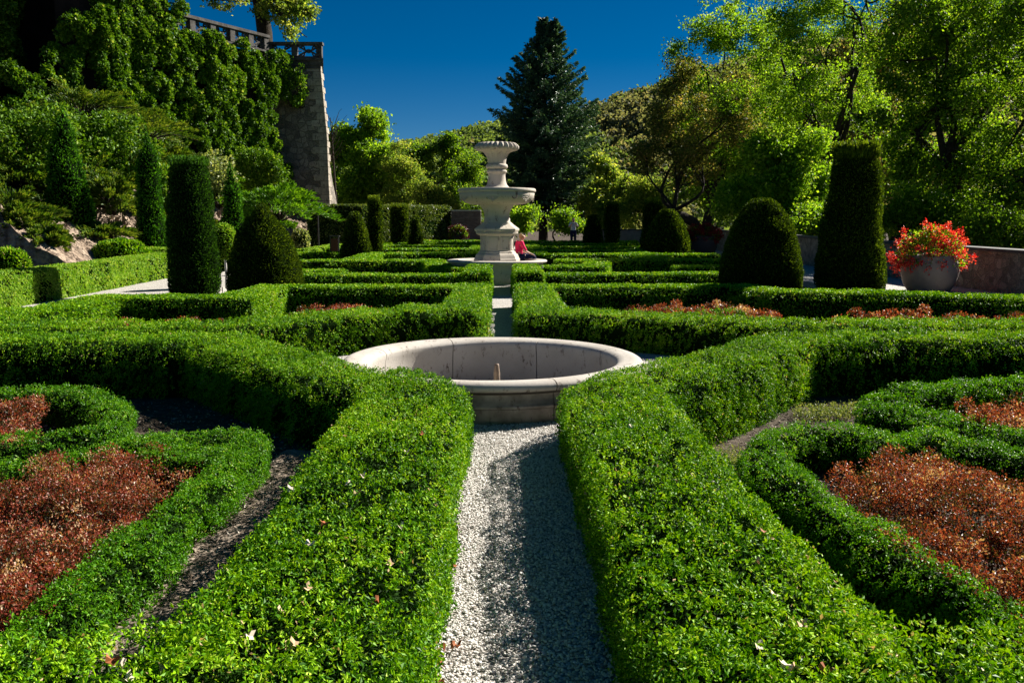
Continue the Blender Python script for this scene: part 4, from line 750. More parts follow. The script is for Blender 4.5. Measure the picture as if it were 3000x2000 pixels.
# ------------------------------------------------------------------ rocky bank
ROCK = solid('bank_rock', (0.10, 0.07, 0.05), .95, .1, (3.5, (0.36, 0.28, 0.21), .38, .6), (5, 1.0, .25))
nx, ny = 130, 150; tt = np.linspace(0, 1, nx); ss = np.linspace(0, 1, ny)
A0 = np.array([-10.9, 23.0]); A1 = np.array([-8.9, 46.5]); B0 = np.array([-31, 28.0]); B1 = np.array([-12.3, 47.0])
T_, S_ = np.meshgrid(tt, ss, indexing='ij'); lo2 = A0+(A1-A0)*S_[..., None]; hi2 = B0+(B1-B0)*S_[..., None]; XYb = lo2*(1-T_[..., None])+hi2*T_[..., None]
topb = 5.4*(1-S_)+1.6*S_; Zb = gz(XYb[..., 1])+topb*(1-(1-T_)**2.4)-0.05
Pb = np.concatenate([XYb, Zb[..., None]], -1); nb = snoise(Pb.reshape(-1, 3), 1.4, 8).reshape(T_.shape)+.8*np.abs(snoise(Pb.reshape(-1, 3), 3.2, 9)).reshape(T_.shape)+rng.normal(0, .25, T_.shape); Pb[..., 2] += nb*.3*np.minimum(1, T_*5)
def bankz(x, y):
    d = (Pb[..., 0]-x)**2+(Pb[..., 1]-y)**2; i = np.unravel_index(np.argmin(d), d.shape); return float(Pb[i][2])
G = Geo([ROCK]); G.add(Pb.reshape(-1, 3), grid_faces(nx, ny), 0, None, False); tag(G.build('rocky_bank'), kind='structure')
V = Pb[:, 0]; G = Geo([ROCK]); 
# near skirt of the bank so it has a solid side
Vs = np.r_[V, V*np.array([1, 1, 0])]; m_ = len(V); G.add(Vs, [(i, i+1, m_+i+1, m_+i) for i in range(m_-1)], 0); tag(G.build('rocky_bank'), kind='structure')
# ------------------------------------------------------------------ spray shrubs (junipers)
def juniper(c, rad, hh, label, mat=JUN, narm=70, spread=(0, 2*PI), lift=0.5, droop=0.25, group='junipers sprawling on the bank', leaf=0.09, dens=1.0, sc_=1.0, name='juniper'):
    c = np.asarray(c, float); G = Geo([BARK, mat])
    for i in range(narm):
        a = rng.uniform(*spread); el = rng.uniform(0.02, 1)**.9; r = rad*rng.uniform(.55, 1.1)*math.cos(el*1.15); zt2 = hh*el*rng.uniform(.6, 1.05)
        t = np.linspace(0, 1, 9)[:, None]; tip = np.array([math.cos(a)*r, math.sin(a)*r, zt2]); p = tip*t+np.array([0, 0, 1])*(np.sin(t*PI)*lift*.35*hh)-np.array([0, 0, 1])*(t**3)*droop*hh*.3
        if i < 26: tube(G, p*.92, np.linspace(.035, .008, 9), 0, 4)
        n = int(110*dens); s = rng.uniform(.3, 1.0, n)**.7; base_ = np.stack([np.interp(s, t[:, 0], p[:, k]) for k in range(3)], -1); dirn = unit(tip*np.array([1, 1, .6]))
        side = rng.normal(size=(n, 3))*np.array([1, 1, .3])*rad*.11*(1.15-s[:, None]); P = base_+side; D = unit(dirn*.9+side/(rad*.11)*.35+np.array([0, 0, .25])+rng.normal(size=(n, 3))*.3)
        L = leaf*rng.uniform(.7, 1.6, n); sh = rng.normal(0, .12); add_leaves(G, P, D, L, L*.32, 1, np.clip(rng.beta(2, 2, n)+sh, 0, 1))
    for i, v in enumerate(G.v): G.v[i] = v
    o = G.build(name); o.location = tuple(c); return tag(o, label, 'shrub', group)
jl = [(820, 590, 33.5, 2.3, 1.7, JUNB, 'bright green layered juniper spreading in front of the bastion'), (640, 560, 34, 1.6, 1.5, JUNB, 'bright juniper arms behind the short thuja spire'),
      (60, 640, 25, 1.6, 1.0, JUN, 'olive juniper sprawling over rock at the left edge'), (110, 715, 24.5, 1.2, .55, JUN, 'low flat juniper just above the pale hedge left'),
      (330, 560, 29, 1.6, 1.7, JUN, 'dark green juniper bush between the two tall spires'), (290, 675, 26.8, 1.2, .45, JUN, 'low spreading juniper on the pink rocks'),
      (240, 300, 33, 2.4, 1.5, JUN, 'olive conifer branches reaching out under the dark facade'), (420, 370, 35, 2.4, 1.5, JUN, 'olive conifer branches draped above the middle of the bank'),
      (90, 380, 30, 2.2, 1.6, IVY, 'leafy shrub on the upper bank at the left edge'), (60, 500, 28, 2.0, 1.4, JUN, 'dark drooping conifer above the left rocks'), (500, 470, 35, 1.8, 1.6, JUN, 'olive juniper above the dark column'),
      (560, 640, 30, 1.1, 1.0, JUN, 'juniper hidden behind the dark column'), (750, 640, 34, 1.6, .9, JUNB, 'lower bright juniper skirt near the broad cone'),
      (30, 600, 25.5, 1.5, 1.2, JUN, 'olive juniper fan above the left edge rocks'), (160, 600, 27.5, 1.3, .8, JUN, 'small juniper tuft beside the tallest spire'), (250, 520, 30, 1.8, 1.5, JUN, 'dark bushy conifer right of the tallest spire'), (150, 540, 29.5, 1.7, 1.2, JUN, 'dark hanging conifer over the left rocks'), (400, 480, 33, 2.0, 1.4, JUN, 'layered olive conifer behind the middle spire'), (130, 690, 24.3, .8, .5, JUN, 'tiny juniper tuft on the left rocks'), (560, 500, 36, 2.0, 1.5, JUN, 'layered olive conifer above the dark column'), (350, 330, 35.5, 2.2, 1.2, JUN, 'long olive conifer boughs below the dark facade')]
for x, y, d, r_, h_, mt, lb in jl:
    p = UD(x, y, d); zb_ = p[2]-h_*.45; juniper((p[0], p[1], zb_), r_, h_, lb, mt, 60 if r_ > 1.5 else 40, leaf=.12, dens=1.0)
def leafclump(c, r3, n, label, mat, leaf=.13, name='bank_shrub', seed=0, group='leafy shrubs on the bank'):
    m = 70; cc = unit(rng.normal(size=(m, 3)))*rng.uniform(.5, 1, (m, 1))*np.asarray(r3); per = n//m
    P = (cc[:, None]+unit(rng.normal(size=(m, per, 3)))*np.min(r3)*.32*rng.uniform(.6, 1.1, (m, per, 1))).reshape(-1, 3); D = unit(rng.normal(size=P.shape)+P/np.asarray(r3)*.8); L = leaf*rng.uniform(.6, 1.3, len(P))
    G = Geo([mat, BARK]); add_leaves(G, P, D, L, L*.7, 0, np.clip(rng.beta(2, 2, len(P)), 0, 1))
    for i in range(9): tube(G, curve((0, 0, -r3[2]), cc[i]*.8, .15, 6), np.linspace(.05, .012, 6), 1, 5)
    o = G.build(name); o.location = tuple(c); return tag(o, label, 'shrub', group)
for x, y, d, r3, mt, lb in ((330, 450, 32, (1.7, 1.0, 1.5), IVY, 'leafy climber mass between the tall spires'), (60, 430, 28.5, (1.9, 1.4, 1.6), IVY, 'yellowish leafy climber at the left edge above the rocks'),
                            (170, 470, 31, (2.0, 1.4, 1.5), IVY, 'leafy climber behind the tallest spire'), (630, 520, 33, (.8, .8, .8), PALEB, 'small pale leaved shrub above the short spire'), (480, 580, 32, (1.2, 1.0, 1.2), IVY, 'leafy shrub half hidden behind the second spire'),
                            (760, 500, 42, (1.3, .9, 1.0), IVY, 'ivy shrub below the ivy wall beside the bastion'), (850, 245, 46.8, (1.0, .6, 1.2), IVY, 'bright green climber spilling over the bastion corner'), (868, 297, 46.9, (.35, .25, .22), TREEA, 'small fern tuft growing from the bastion face')):
    leafclump(UD(x, y, d), r3, 9000 if r3[0] > 1 else 2500, lb, mt)
# ------------------------------------------------------------------ trees
def tree(c, trunk_h, blobs, label, mat, nleaf=20000, leaf=.13, tr=.2, lean=(0, 0), nb=44, name='tree', cat='tree', group='broadleaf trees beyond the garden', shell=.45, open_=0.0, clump=.62, seed=0, barkm=BARK, kink=.3, limbs=None):
    c = np.asarray(c, float); e = empty(name, c, label, cat, group); bl_ = np.array(blobs, float)  # (x,y,z,r) local
    G = Geo([barkm]); topc = bl_[:, :3].mean(0); fork = np.array([lean[0], lean[1], trunk_h]); tp = curve((0, 0, -.3), fork, kink, 9); tube(G, tp, np.linspace(tr*1.25, tr*.8, 9), 0, 9)
    wts = bl_[:, 3]**2.2; wts = wts/wts.sum(); ends = []
    lim = []; L0_ = np.array(limbs if limbs is not None else blobs, float)
    for k in range(max(3, len(L0_))):
        b = L0_[k % len(L0_)]; f0 = fork*np.array([1, 1, rng.uniform(.72, 1.0)]); lp = curve(f0, b[:3]+rng.normal(size=3)*b[3]*.15, .10*np.linalg.norm(b[:3]-f0), 9); tube(G, lp, np.linspace(tr*.42, tr*.08, 9), 0, 7); lim.append(lp)
    for k in range(nb):
        lp = lim[k % len(lim)]; s = lp[rng.integers(3, 9)]; dd_ = np.linalg.norm(bl_[:, :3]-s, axis=1); b = bl_[np.argsort(dd_)[rng.integers(0, min(6, len(bl_)))]]; q = b[:3]+unit(rng.normal(size=3))*b[3]*.9; tube(G, curve(s, q, .12*np.linalg.norm(q-s), 7), np.linspace(tr*.16, tr*.03, 7), 0, 5)
    G.build('trunk', e)
    ncl = int(nleaf/55); bi = rng.choice(len(bl_), ncl, p=wts); dr = unit(rng.normal(size=(ncl, 3))); rr = (shell+(1-shell)*rng.random(ncl))**.7
    cc = bl_[bi, :3]+dr*(rr*bl_[bi, 3])[:, None]*np.array([1, 1, .9])*(1+.18*snoise(dr*3+bl_[bi, :3], 1.5, 4))[:, None]
    if open_: k = snoise(cc, .8, seed+11) > -1+open_; cc = cc[k]
    m = len(cc); per = 55; sz = clump*rng.uniform(.45, 1.1, (m, 1, 1))
    P = (cc[:, None]+rng.normal(size=(m, per, 3))*sz*np.array([.5, .5, .32])).reshape(-1, 3)
    D = unit(rng.normal(size=P.shape)+np.array([0, 0, -.3])); L = leaf*rng.uniform(.6, 1.25, len(P)); G = Geo([mat])
    add_leaves(G, P, D, L, L*.72, 0, np.clip(rng.beta(2, 2.3, len(P))+np.repeat(rng.normal(0, .12, m), per), 0, 1)); G.build('crown', e); return e
def ragged(bl_, seed):
    r = np.random.default_rng(seed+300); out = []
    for x, y, z, q in bl_:
        for k in range(7):
            d = r.normal(size=3); d /= np.linalg.norm(d); f = r.uniform(.35, .95); out.append((x+d[0]*q*f, y+d[1]*q*f, z+d[2]*q*f*.95, q*r.uniform(.26, .5)))
    return out
def blobs_px(c, lst):          # (x px, y px, r px, ddepth)
    out = []
    for x, y, r, dd in lst:
        p = UD(x, y, c[1]+dd); out.append((p[0]-c[0], dd, p[2]-c[2], r*(c[1]+dd)/F))
    return out
def T(xb, d, th_y, blobs, label, mat, **k):
    c = at(xb, d) if d < 60 else np.array([UD(xb, 655, d)[0], d, .4]); th = max(1.0, UD(1470, th_y, d)[2]-c[2]); b0 = blobs_px(c, blobs); return tree(c, th, ragged(b0, k.get('seed', 0)), label, mat, limbs=b0, **k)
# left centre group
T(1090, 67, 520, [(1092, 335, 34, 0), (1090, 375, 52, 0), (1085, 450, 95, 0), (1020, 420, 60, 1), (1120, 520, 90, 0), (1050, 540, 80, -1)], 'bright tree with a pointed crown right of the bastion', TREEA, nleaf=42000, leaf=.22, tr=.22, seed=1)
T(985, 68, 560, [(985, 430, 50, 0), (990, 510, 60, 0), (985, 570, 55, 0)], 'yellow green tree touching the bastion edge', TREEA, nleaf=14000, leaf=.2, seed=2)
T(1180, 64, 560, [(1180, 470, 60, 0), (1200, 550, 70, 0), (1150, 580, 60, 0)], 'lighter green bushy tree above the tall pale hedge', TREEY, nleaf=16000, leaf=.15, seed=3)
T(1345, 69, 600, [(1370, 490, 70, 0), (1330, 560, 75, 0), (1400, 570, 70, 1), (1290, 590, 50, 0)], 'round deep green tree just left of the fountain', TREEB, nleaf=26000, leaf=.15, seed=4)
T(1250, 80, 560, [(1250, 460, 70, 0), (1310, 470, 60, 0), (1210, 480, 50, 0)], 'dark green tree in the second row left of the fountain', TREEB, nleaf=18000, leaf=.24, seed=5)
T(1255, 61, 600, [(1255, 570, 45, 0), (1300, 600, 40, 0)], 'pale yellow bush behind the hedge end left of the fountain', TREEY, nleaf=9000, leaf=.13, seed=6)
T(1800, 60, 600, [(1780, 500, 55, 0), (1740, 560, 50, 0), (1830, 570, 60, 0), (1790, 610, 60, -1)], 'pale yellow green tree right of the spruce', TREEY, nleaf=20000, leaf=.2, seed=7)
T(1720, 62, 620, [(1720, 600, 50, 0), (1690, 640, 40, 0)], 'small light tree under the right side of the spruce', TREEY, nleaf=9000, leaf=.15, seed=8)
# under the spruce
T(1655, 51, 690, [(1655, 650, 34, 0), (1690, 670, 30, 0)], 'bright low bush right of the spruce trunk', TREEA, nleaf=7000, leaf=.14, tr=.05, nb=8, seed=9)
T(1540, 51, 690, [(1545, 640, 38, 0), (1520, 660, 34, 0)], 'bright low bush between fountain and spruce trunk', TREEA, nleaf=8000, leaf=.14, tr=.05, nb=8, seed=10)
# big trees on the right, beyond the parapet
T(2050, 44, 610, [(1990, 480, 80, 0), (2080, 420, 130, 1), (1960, 360, 90, 1), (2010, 260, 90, 2), (2140, 300, 110, 1), (1900, 460, 60, 1)], 'slanting many branched tree with russet tinged crown right of the spruce', TREER, nleaf=30000, leaf=.13, tr=.24, lean=(-1.4, 0), open_=.45, seed=12, kink=.5)
T(2080, 50, 560, [(2170, 20, 100, 0), (2110, 90, 80, 0), (2060, 330, 120, 0), (2180, 200, 140, 1), (2050, 170, 90, 1), (2200, 380, 130, 0), (2120, 480, 110, 0)], 'tall yellow green tree whose crown meets the sky right of the hill', TREEA, nleaf=43200, leaf=.14, tr=.3, open_=.35, seed=13)
T(2420, 42, 420, [(2400, 120, 150, 0), (2300, 260, 150, 0), (2480, 300, 150, 1), (2530, 10, 120, 0), (2420, -60, 130, 0), (2300, 60, 120, 1), (2380, 420, 130, 0)], 'big sparse tree with dark bare branches above the tall yew column', TREEA, nleaf=46080, leaf=.12, tr=.34, open_=.5, nb=60, seed=14)
T(2300, 38, 600, [(2250, 480, 110, 0), (2350, 520, 120, 0), (2180, 570, 90, 0), (2380, 640, 100, -1), (2260, 630, 90, -1)], 'bushy light green tree behind the broad right cone', TREEA, nleaf=50000, leaf=.14, tr=.16, open_=.3, seed=15)
T(2760, 34, 420, [(2720, 160, 170, 0), (2860, 300, 180, 0), (2680, 380, 150, 0), (2900, 80, 170, 0), (2800, 500, 150, 0), (2780, -60, 150, 0)], 'massive dark leafy tree filling the upper right', TREEB, nleaf=64801, leaf=.13, tr=.36, open_=.2, seed=16)
T(3050, 30, 420, [(3020, 200, 200, 0), (3060, 420, 180, 0), (2980, 560, 130, 0), (3000, 0, 160, 0)], 'leafy tree at the right edge above the parapet', TREEB, nleaf=37440, leaf=.12, tr=.3, open_=.25, seed=17)
T(2640, 32, 650, [(2640, 600, 80, 0), (2720, 640, 80, 0), (2560, 650, 70, 0), (2800, 670, 80, 0), (2900, 650, 90, 0)], 'shrubby growth with bright leaves just over the parapet wall', TREEA, nleaf=36000, leaf=.1, tr=.1, open_=.35, seed=18)
T(2960, 26, 690, [(2880, 690, 60, 0), (2980, 680, 70, 0), (3080, 690, 60, 0)], 'low bushy growth behind the parapet at the right edge', TREEB, nleaf=16000, leaf=.09, tr=.06, nb=10, seed=31)
T(2380, 36, 690, [(2330, 670, 50, 0), (2420, 660, 50, 0), (2480, 690, 40, 0)], 'low bright bush over the parapet between broad cone and tall column', TREEA, nleaf=14000, leaf=.11, tr=.06, nb=10, seed=32)
T(1900, 54, 600, [(1880, 560, 60, 0), (1940, 600, 60, 0), (1860, 620, 50, 0)], 'light green small tree behind the far yew columns', TREEY, nleaf=16000, leaf=.13, tr=.1, seed=19)
T(2620, 56, 300, [(2600, 120, 160, 0), (2550, 330, 170, 0), (2700, 500, 150, 0), (2450, 520, 150, 0)], 'background tree filling gaps above the flower pot', TREER, nleaf=33120, leaf=.2, tr=.3, open_=.2, seed=20)
T(2200, 62, 300, [(2180, 400, 160, 0), (2060, 540, 110, 0), (2300, 560, 140, 0), (2350, 200, 140, 0)], 'shaded background tree behind the broad right cone', TREEB, nleaf=30240, leaf=.22, tr=.3, open_=.2, seed=21)
# terrace tree above the balustrade
c = np.array([UD(740, 40, 50)[0], 50, ztop-.2])
tt_ = tree(c, 6.0, blobs_px(c, [(800, 10, 60, -1), (860, 30, 52, -2), (900, 20, 30, -2), (700, -60, 70, 0), (840, -60, 90, 0), (650, 0, 40, 0), (905, 85, 10, -2), (850, 90, 22, -3)]), 'tree on the terrace with thick dark trunk and yellow green leaves over the balustrade', TREEY, 17000, .17, .42, nb=14, name='terrace_tree', open_=.5, clump=.4, limbs=blobs_px(c, [(700, -60, 70, 0), (800, -20, 60, -1), (840, -60, 90, 0)]))
G = Geo([BARK]); 
for k, (x0, y0, x1, y1) in enumerate(((745, -40, 900, 110), (760, -60, 930, 60), (800, 0, 860, 100), (840, 40, 925, 20))):
    tube(G, curve(UD(x0, y0, 48.5)-c, UD(x1, y1, 47.8)-c, .15, 9), np.linspace(.1, .02, 9), 0, 6)
G.build('branch', tt_)
# bare twigs of a small tree beside the bastion
e = empty('bare_tree', at(985, 55), 'leafless twiggy young tree rising beside the bastion edge', 'tree'); G = Geo([BARK])
c = np.array(e.location)
tube(G, [UD(985, 600, 55)-c, UD(975, 440, 55)-c, UD(968, 345, 55)-c], [.08, .05, .02], 0, 5)
for k in range(16): y = rng.uniform(300, 420); tube(G, curve(UD(972, y+60, 55)-c, UD(972+rng.uniform(-25, 45), y, 55)-c, .1, 5), np.linspace(.03, .01, 5), 0, 4)
G.build('trunk', e)
# ------------------------------------------------------------------ blue spruce
def spruce(c, tops, rad, label):
    c = np.asarray(c, float); e = empty('spruce_tree', c, label, 'tree'); Hh = tops[0][1]
    G = Geo([BARK]); N = Geo([SPRUCE]); B = Geo([BARK]); fork = .84*Hh
    tube(G, [(0, 0, -.2), (0, 0, 1), (.02, 0, Hh*.5), (0, 0, fork)], [.3, .24, .15, .07], 0, 9)
    for tx, tz in tops: tube(G, [(0, 0, fork-.6), (tx*.8, 0, fork+.5), (tx, 0, tz)], [.07, .04, .008], 0, 6)
    G.build('trunk', e)
    z = 1.9
    while z < Hh-.1:
        fr = (z-1.0)/(Hh-1.0); base_r = rad*min(1, (1-fr)*1.9)**.85*(1 if z > 3.4 else .85); nbr = int(8+7*(1-fr))
        axes = [(0.0, 1)] if z < fork else [(t[0]*min(1, (z-fork)/1.0), .75) for t in tops]
        for ax, mul in axes:
            a0 = rng.uniform(0, 6.28)
            for k in range(nbr if mul == 1 else 7):
                a = a0+k*2*PI/(nbr if mul == 1 else 7)+rng.normal(0, .12); Lb = base_r*mul*rng.uniform(.55, 1.15)+.06; t = np.linspace(0, 1, 9); dr = np.array([math.cos(a), math.sin(a), 0])
                slope = .45*fr+.0; dz = Lb*(slope*t-.42*t**1.3*(1-fr*.8)+.24*t**3); p = np.array([ax, 0, z+rng.normal(0, .09)])+np.outer(t*Lb, dr)+np.outer(dz, [0, 0, 1]); tube(B, p, np.linspace(.035, .008, 9), 0, 4)
                n = int(50+175*Lb/rad*1.6); s = rng.random(n)**.62; bb = np.stack([np.interp(s, t, p[:, q]) for q in range(3)], -1); sd_ = np.array([-dr[1], dr[0], 0]); wv = (rng.random(n)*2-1)*.16*Lb*np.sin(np.clip(s*PI*.85+.3, 0, PI))
                P = bb+np.outer(wv, sd_)+np.c_[0*wv, 0*wv, -np.abs(wv)*.35-rng.random(n)*.10]; D = unit(dr*.75+np.outer(np.sign(wv)*.5, sd_)+np.array([0, 0, -.15])+rng.normal(size=(n, 3))*.35); L = .15*rng.uniform(.7, 1.6, n)
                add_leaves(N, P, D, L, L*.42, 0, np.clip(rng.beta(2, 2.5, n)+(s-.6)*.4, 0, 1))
        z += .24+.10*(1-fr)
    B.build('branches', e); N.build('needles', e); return e
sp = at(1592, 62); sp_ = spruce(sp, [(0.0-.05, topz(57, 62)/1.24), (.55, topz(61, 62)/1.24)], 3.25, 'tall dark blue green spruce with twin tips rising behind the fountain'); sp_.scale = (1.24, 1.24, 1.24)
# ------------------------------------------------------------------ far hill with forest
hp = [(-400, 30), (-120, 26), (-50, 25), (-25, 27), (-5, 32), (20, 35), (35, 40), (55, 46), (90, 56), (160, 64), (400, 60)]
def hillz(x, y):
    rd = np.interp(x, [a for a, b in hp], [b for a, b in hp]); s = np.clip((y-120)/140, 0, 1); return -2+(rd*y.clip(0, 270)/260)*(s*s*(3-2*s))-5.5*s
xs = np.linspace(-400, 450, 60); yh = np.linspace(110, 420, 30); X, Y = np.meshgrid(xs, yh, indexing='ij'); Z = hillz(X, Y)+1.2*snoise(np.stack([X, Y, 0*X], -1).reshape(-1, 3), .05, 3).reshape(X.shape)
G = Geo([solid('hill_floor', (0.03, 0.045, 0.015), .95, .1)]); G.add(np.stack([X, Y, Z], -1).reshape(-1, 3), grid_faces(60, 30)[:, ::-1], 0); tag(G.build('hill'), kind='structure')
G = Geo([FORG, FORB]); nt_ = 2600
tx = rng.uniform(-95, 130, nt_); ty = 130+170*rng.random(nt_)**.8; tz = hillz(tx, ty); nn = snoise(np.c_[tx, ty, 0*tx], .035, 21)
for mi in (0, 1):
    k = ((nn+rng.normal(0, .35, nt_)+np.where(tx > 25, .45, -.35)) > .25) == bool(mi); c = np.c_[tx, ty, tz+2.5][k]; m = len(c); per = 75; rr = rng.uniform(2.2, 4.2, (m, 1, 1))*(ty[k]/250)[:, None, None]**.3
    d = unit(rng.normal(size=(m, per, 3))+np.array([0, -.2, .5])); P = (c[:, None]+d*rr*rng.uniform(.75, 1.1, (m, per, 1))*np.array([1, 1, 1.05])).reshape(-1, 3); dd = d.reshape(-1, 3)
    D = unit(np.cross(dd, rng.normal(size=dd.shape))+.35*dd); L = rng.uniform(.6, 1.5, len(P)); add_leaves(G, P, D, L, L*.8, mi, np.clip(rng.beta(2, 2, len(P))*.8+np.repeat(rng.normal(0.05, .18, m), per), 0, 1), .25)
tag(G.build('forest'), 'far wooded hillside behind the spruce in green and autumn brown', kind='stuff')
# ------------------------------------------------------------------ flower pots
def pot(x, d, wpx, ytop, label, flabel, mat, petal, fw, fy, nfl, seed, dark=False):
    c = at(x, d); r = wpx/2*d/F; hh = topz(ytop, d); e = empty('planter', c, label, 'planter', 'large round planters')
    G = Geo([mat]); lathe(G, [(0, 0), (r*.62, 0), (r*.68, .02), (r*.88, hh*.25), (r*.99, hh*.5), (r, hh*.62), (r*.97, hh*.8), (r*.88, hh*.94), (r*.9, hh), (r*.84, hh), (r*.8, hh*.92), (0, hh*.9)], (0, 0, 0), 48); G.build('bowl', e)
    G = Geo([SOIL]); lathe(G, [(0, hh*.93), (r*.83, hh*.93)], (0, 0, 0), 32); G.build('soil', e)
    F_ = empty('flower_plant', (c[0], c[1], c[2]+hh*.9), flabel, 'flowers', 'red flowering plants in planters')
    R3 = np.array([fw/2*d/F, fw/2*d/F*.75, (UD(0, fy, d)[2]-c[2]-hh*.9)]); g = Geo([TREEB]); m = 3200; q = unit(rng.normal(size=(m, 3))+[0, 0, .5])*rng.uniform(.55, 1, (m, 1)); P = q*R3; P[:, 2] = np.where(P[:, 2] < 0, P[:, 2]*.35-.02, P[:, 2]*.95)
    g.add(np.zeros((3, 3)), [(0, 1, 2)], 0); add_leaves(g, P, unit(rng.normal(size=P.shape)+q), rng.uniform(.05, .10, m), rng.uniform(.03, .06, m), 0, rng.random(m)); g.build('foliage', F_)
    g = Geo([petal]); k = nfl; q = unit(rng.normal(size=(k, 3))+[0, -.25, .4])*rng.uniform(.7, 1.15, (k, 1)); P = q*R3; P[:, 2] = np.where(P[:, 2] < 0, P[:, 2]*.5-.02, P[:, 2]*.97)
    P = (P[:, None]+rng.normal(size=(k, 22, 3))*.042).reshape(-1, 3); qq = np.repeat(q, 22, 0); D = unit(qq+rng.normal(size=P.shape)*.8); add_leaves(g, P, D, rng.uniform(.035, .07, len(P)), rng.uniform(.03, .055, len(P)), 0, rng.random(len(P))); g.build('blossoms', F_)
    return e
POTM = solid('cast_stone_pot', (0.27, 0.22, 0.19), .85, .2, (4, (.20, .165, .145), .3, .7), (40, .2, .01))
POTD = solid('dark_pot', (0.06, 0.045, 0.04), .85, .2)
pot(2732, 20, 158, 748, 'big round pale grey stone pot before the parapet wall on the right', 'large mass of bright red geranium flowers in the pale grey pot', POTM, REDF, 202, 657, 190, 1)
pot(2058, 36, 86, 690, 'shaded dark pot behind the middle right cone', 'dark red flowers in the shaded pot behind the middle right cone', POTD, DREDF, 108, 658, 240, 2)
pot(1342, 46, 44, 684, 'dark pot before the brick wall left of the fountain', 'dark wine red plant in the pot before the brick wall', POTD, leafmat('wine_leaf', [(0, (.03, .006, .006)), (1, (.12, .02, .02))], .2), 56, 660, 120, 3)
# ------------------------------------------------------------------ signpost and litter bin
sg = empty('signpost', at(932, 36), 'thin dark signpost with small green sign before the bastion', 'sign'); c = np.array(sg.location)
IRON = solid('painted_iron', (.015, .015, .015), .5, .4); G = Geo([IRON]); zt2 = topz(590, 36); tube(G, [(0, 0, 0), (0, 0, zt2)], .028, 0, 8); G.build('pole', sg)
m, t, o = newmat('green_sign'); p = t.nodes.new('ShaderNodeBsdfPrincipled'); p.inputs['Base Color'].default_value = (.0, .42, .17, 1); p.inputs['Roughness'].default_value = .4; t.links.new(p.outputs[0], o.inputs[0])
G = Geo([m]); box(G, (-.02, -.05, topz(618, 36)), (.2, -.03, topz(596, 36))); so_ = G.build('sign_panel', sg)
G = Geo([solid('sign_white', (.8, .8, .8), .5)]); zc = topz(607, 36); tube(G, [(.06, -.055, zc-.05), (.10, -.055, zc), (.12, -.055, zc+.06)], .012, 0, 5); tube(G, [(.10, -.055, zc), (.14, -.055, zc-.06)], .012, 0, 5); G.build('sign_figure', so_)
lb_ = empty('litter_bin', at(978, 34.5), 'dark framed litter bin with brown slatted panel at the bastion foot', 'litter bin'); G = Geo([IRON]); hb = .95
for sx in (-.16, .16):
    box(G, (sx-.025, -.03, 0), (sx+.025, .03, hb))
box(G, (-.2, -.06, hb), (.2, .2, hb+.04)); G.build('frame', lb_)
G = Geo([solid('brown_bin', (.10, .03, .02), .6, .3)])
for i in range(5): box(G, (-.13+i*.052, -.045, .3), (-.13+i*.052+.046, .12, hb-.08))
G.build('bin_body', lb_)
# ------------------------------------------------------------------ people
def skinned(name, verts, edges, radii, mat, parent, sub=2):
    me = bpy.data.meshes.new(name); me.from_pydata([tuple(v) for v in verts], edges, []); o = bpy.data.objects.new(name, me); col.objects.link(o); o.parent = parent; me.materials.append(mat)
    s = o.modifiers.new('skin', 'SKIN'); s.use_smooth_shade = True
    for v, r_ in zip(me.skin_vertices[0].data, radii): v.radius = (r_, r_) if not isinstance(r_, tuple) else r_
    me.skin_vertices[0].data[0].use_root = True
    o.modifiers.new('sub', 'SUBSURF').levels = sub; o.modifiers['sub'].render_levels = sub; return o
SKIN = solid('skin', (.55, .32, .22), .6, .3); PINK = solid('pink_cloth', (.75, .03, .12), .85, .1, (8, (.6, .02, .09), .4, .6), (30, .3, .01)); NAVY = solid('navy_cloth', (.015, .02, .06), .85, .1); WHITE = solid('white_cloth', (.75, .73, .72), .85, .1); HAIR = solid('brown_hair', (.10, .05, .025), .6, .3); HAIRB = solid('light_hair', (.32, .19, .10), .6, .3)
def hand(o_, wrist, d, mat, parent):
    d = Vector(d).normalized(); up = Vector((0, 0, 1)); s = d.cross(up).normalized(); V = [wrist, wrist+d*.07]; E = [(0, 1)]; Rr = [.022, .03]
    for i in range(4):
        b = wrist+d*.085+s*(.028-.0187*i); L = (.07, .078, .073, .058)[i]; n0 = len(V); V += [b, b+d*L*.5-up*.006, b+d*L*.8-up*.03]; E += [(1, n0), (n0, n0+1), (n0+1, n0+2)]; Rr += [.011, .0095, .008]
    n0 = len(V); V += [wrist+d*.03+s*.04, wrist+d*.07+s*.058]; E += [(0, n0), (n0, n0+1)]; Rr += [.013, .010]
    return V, E, Rr
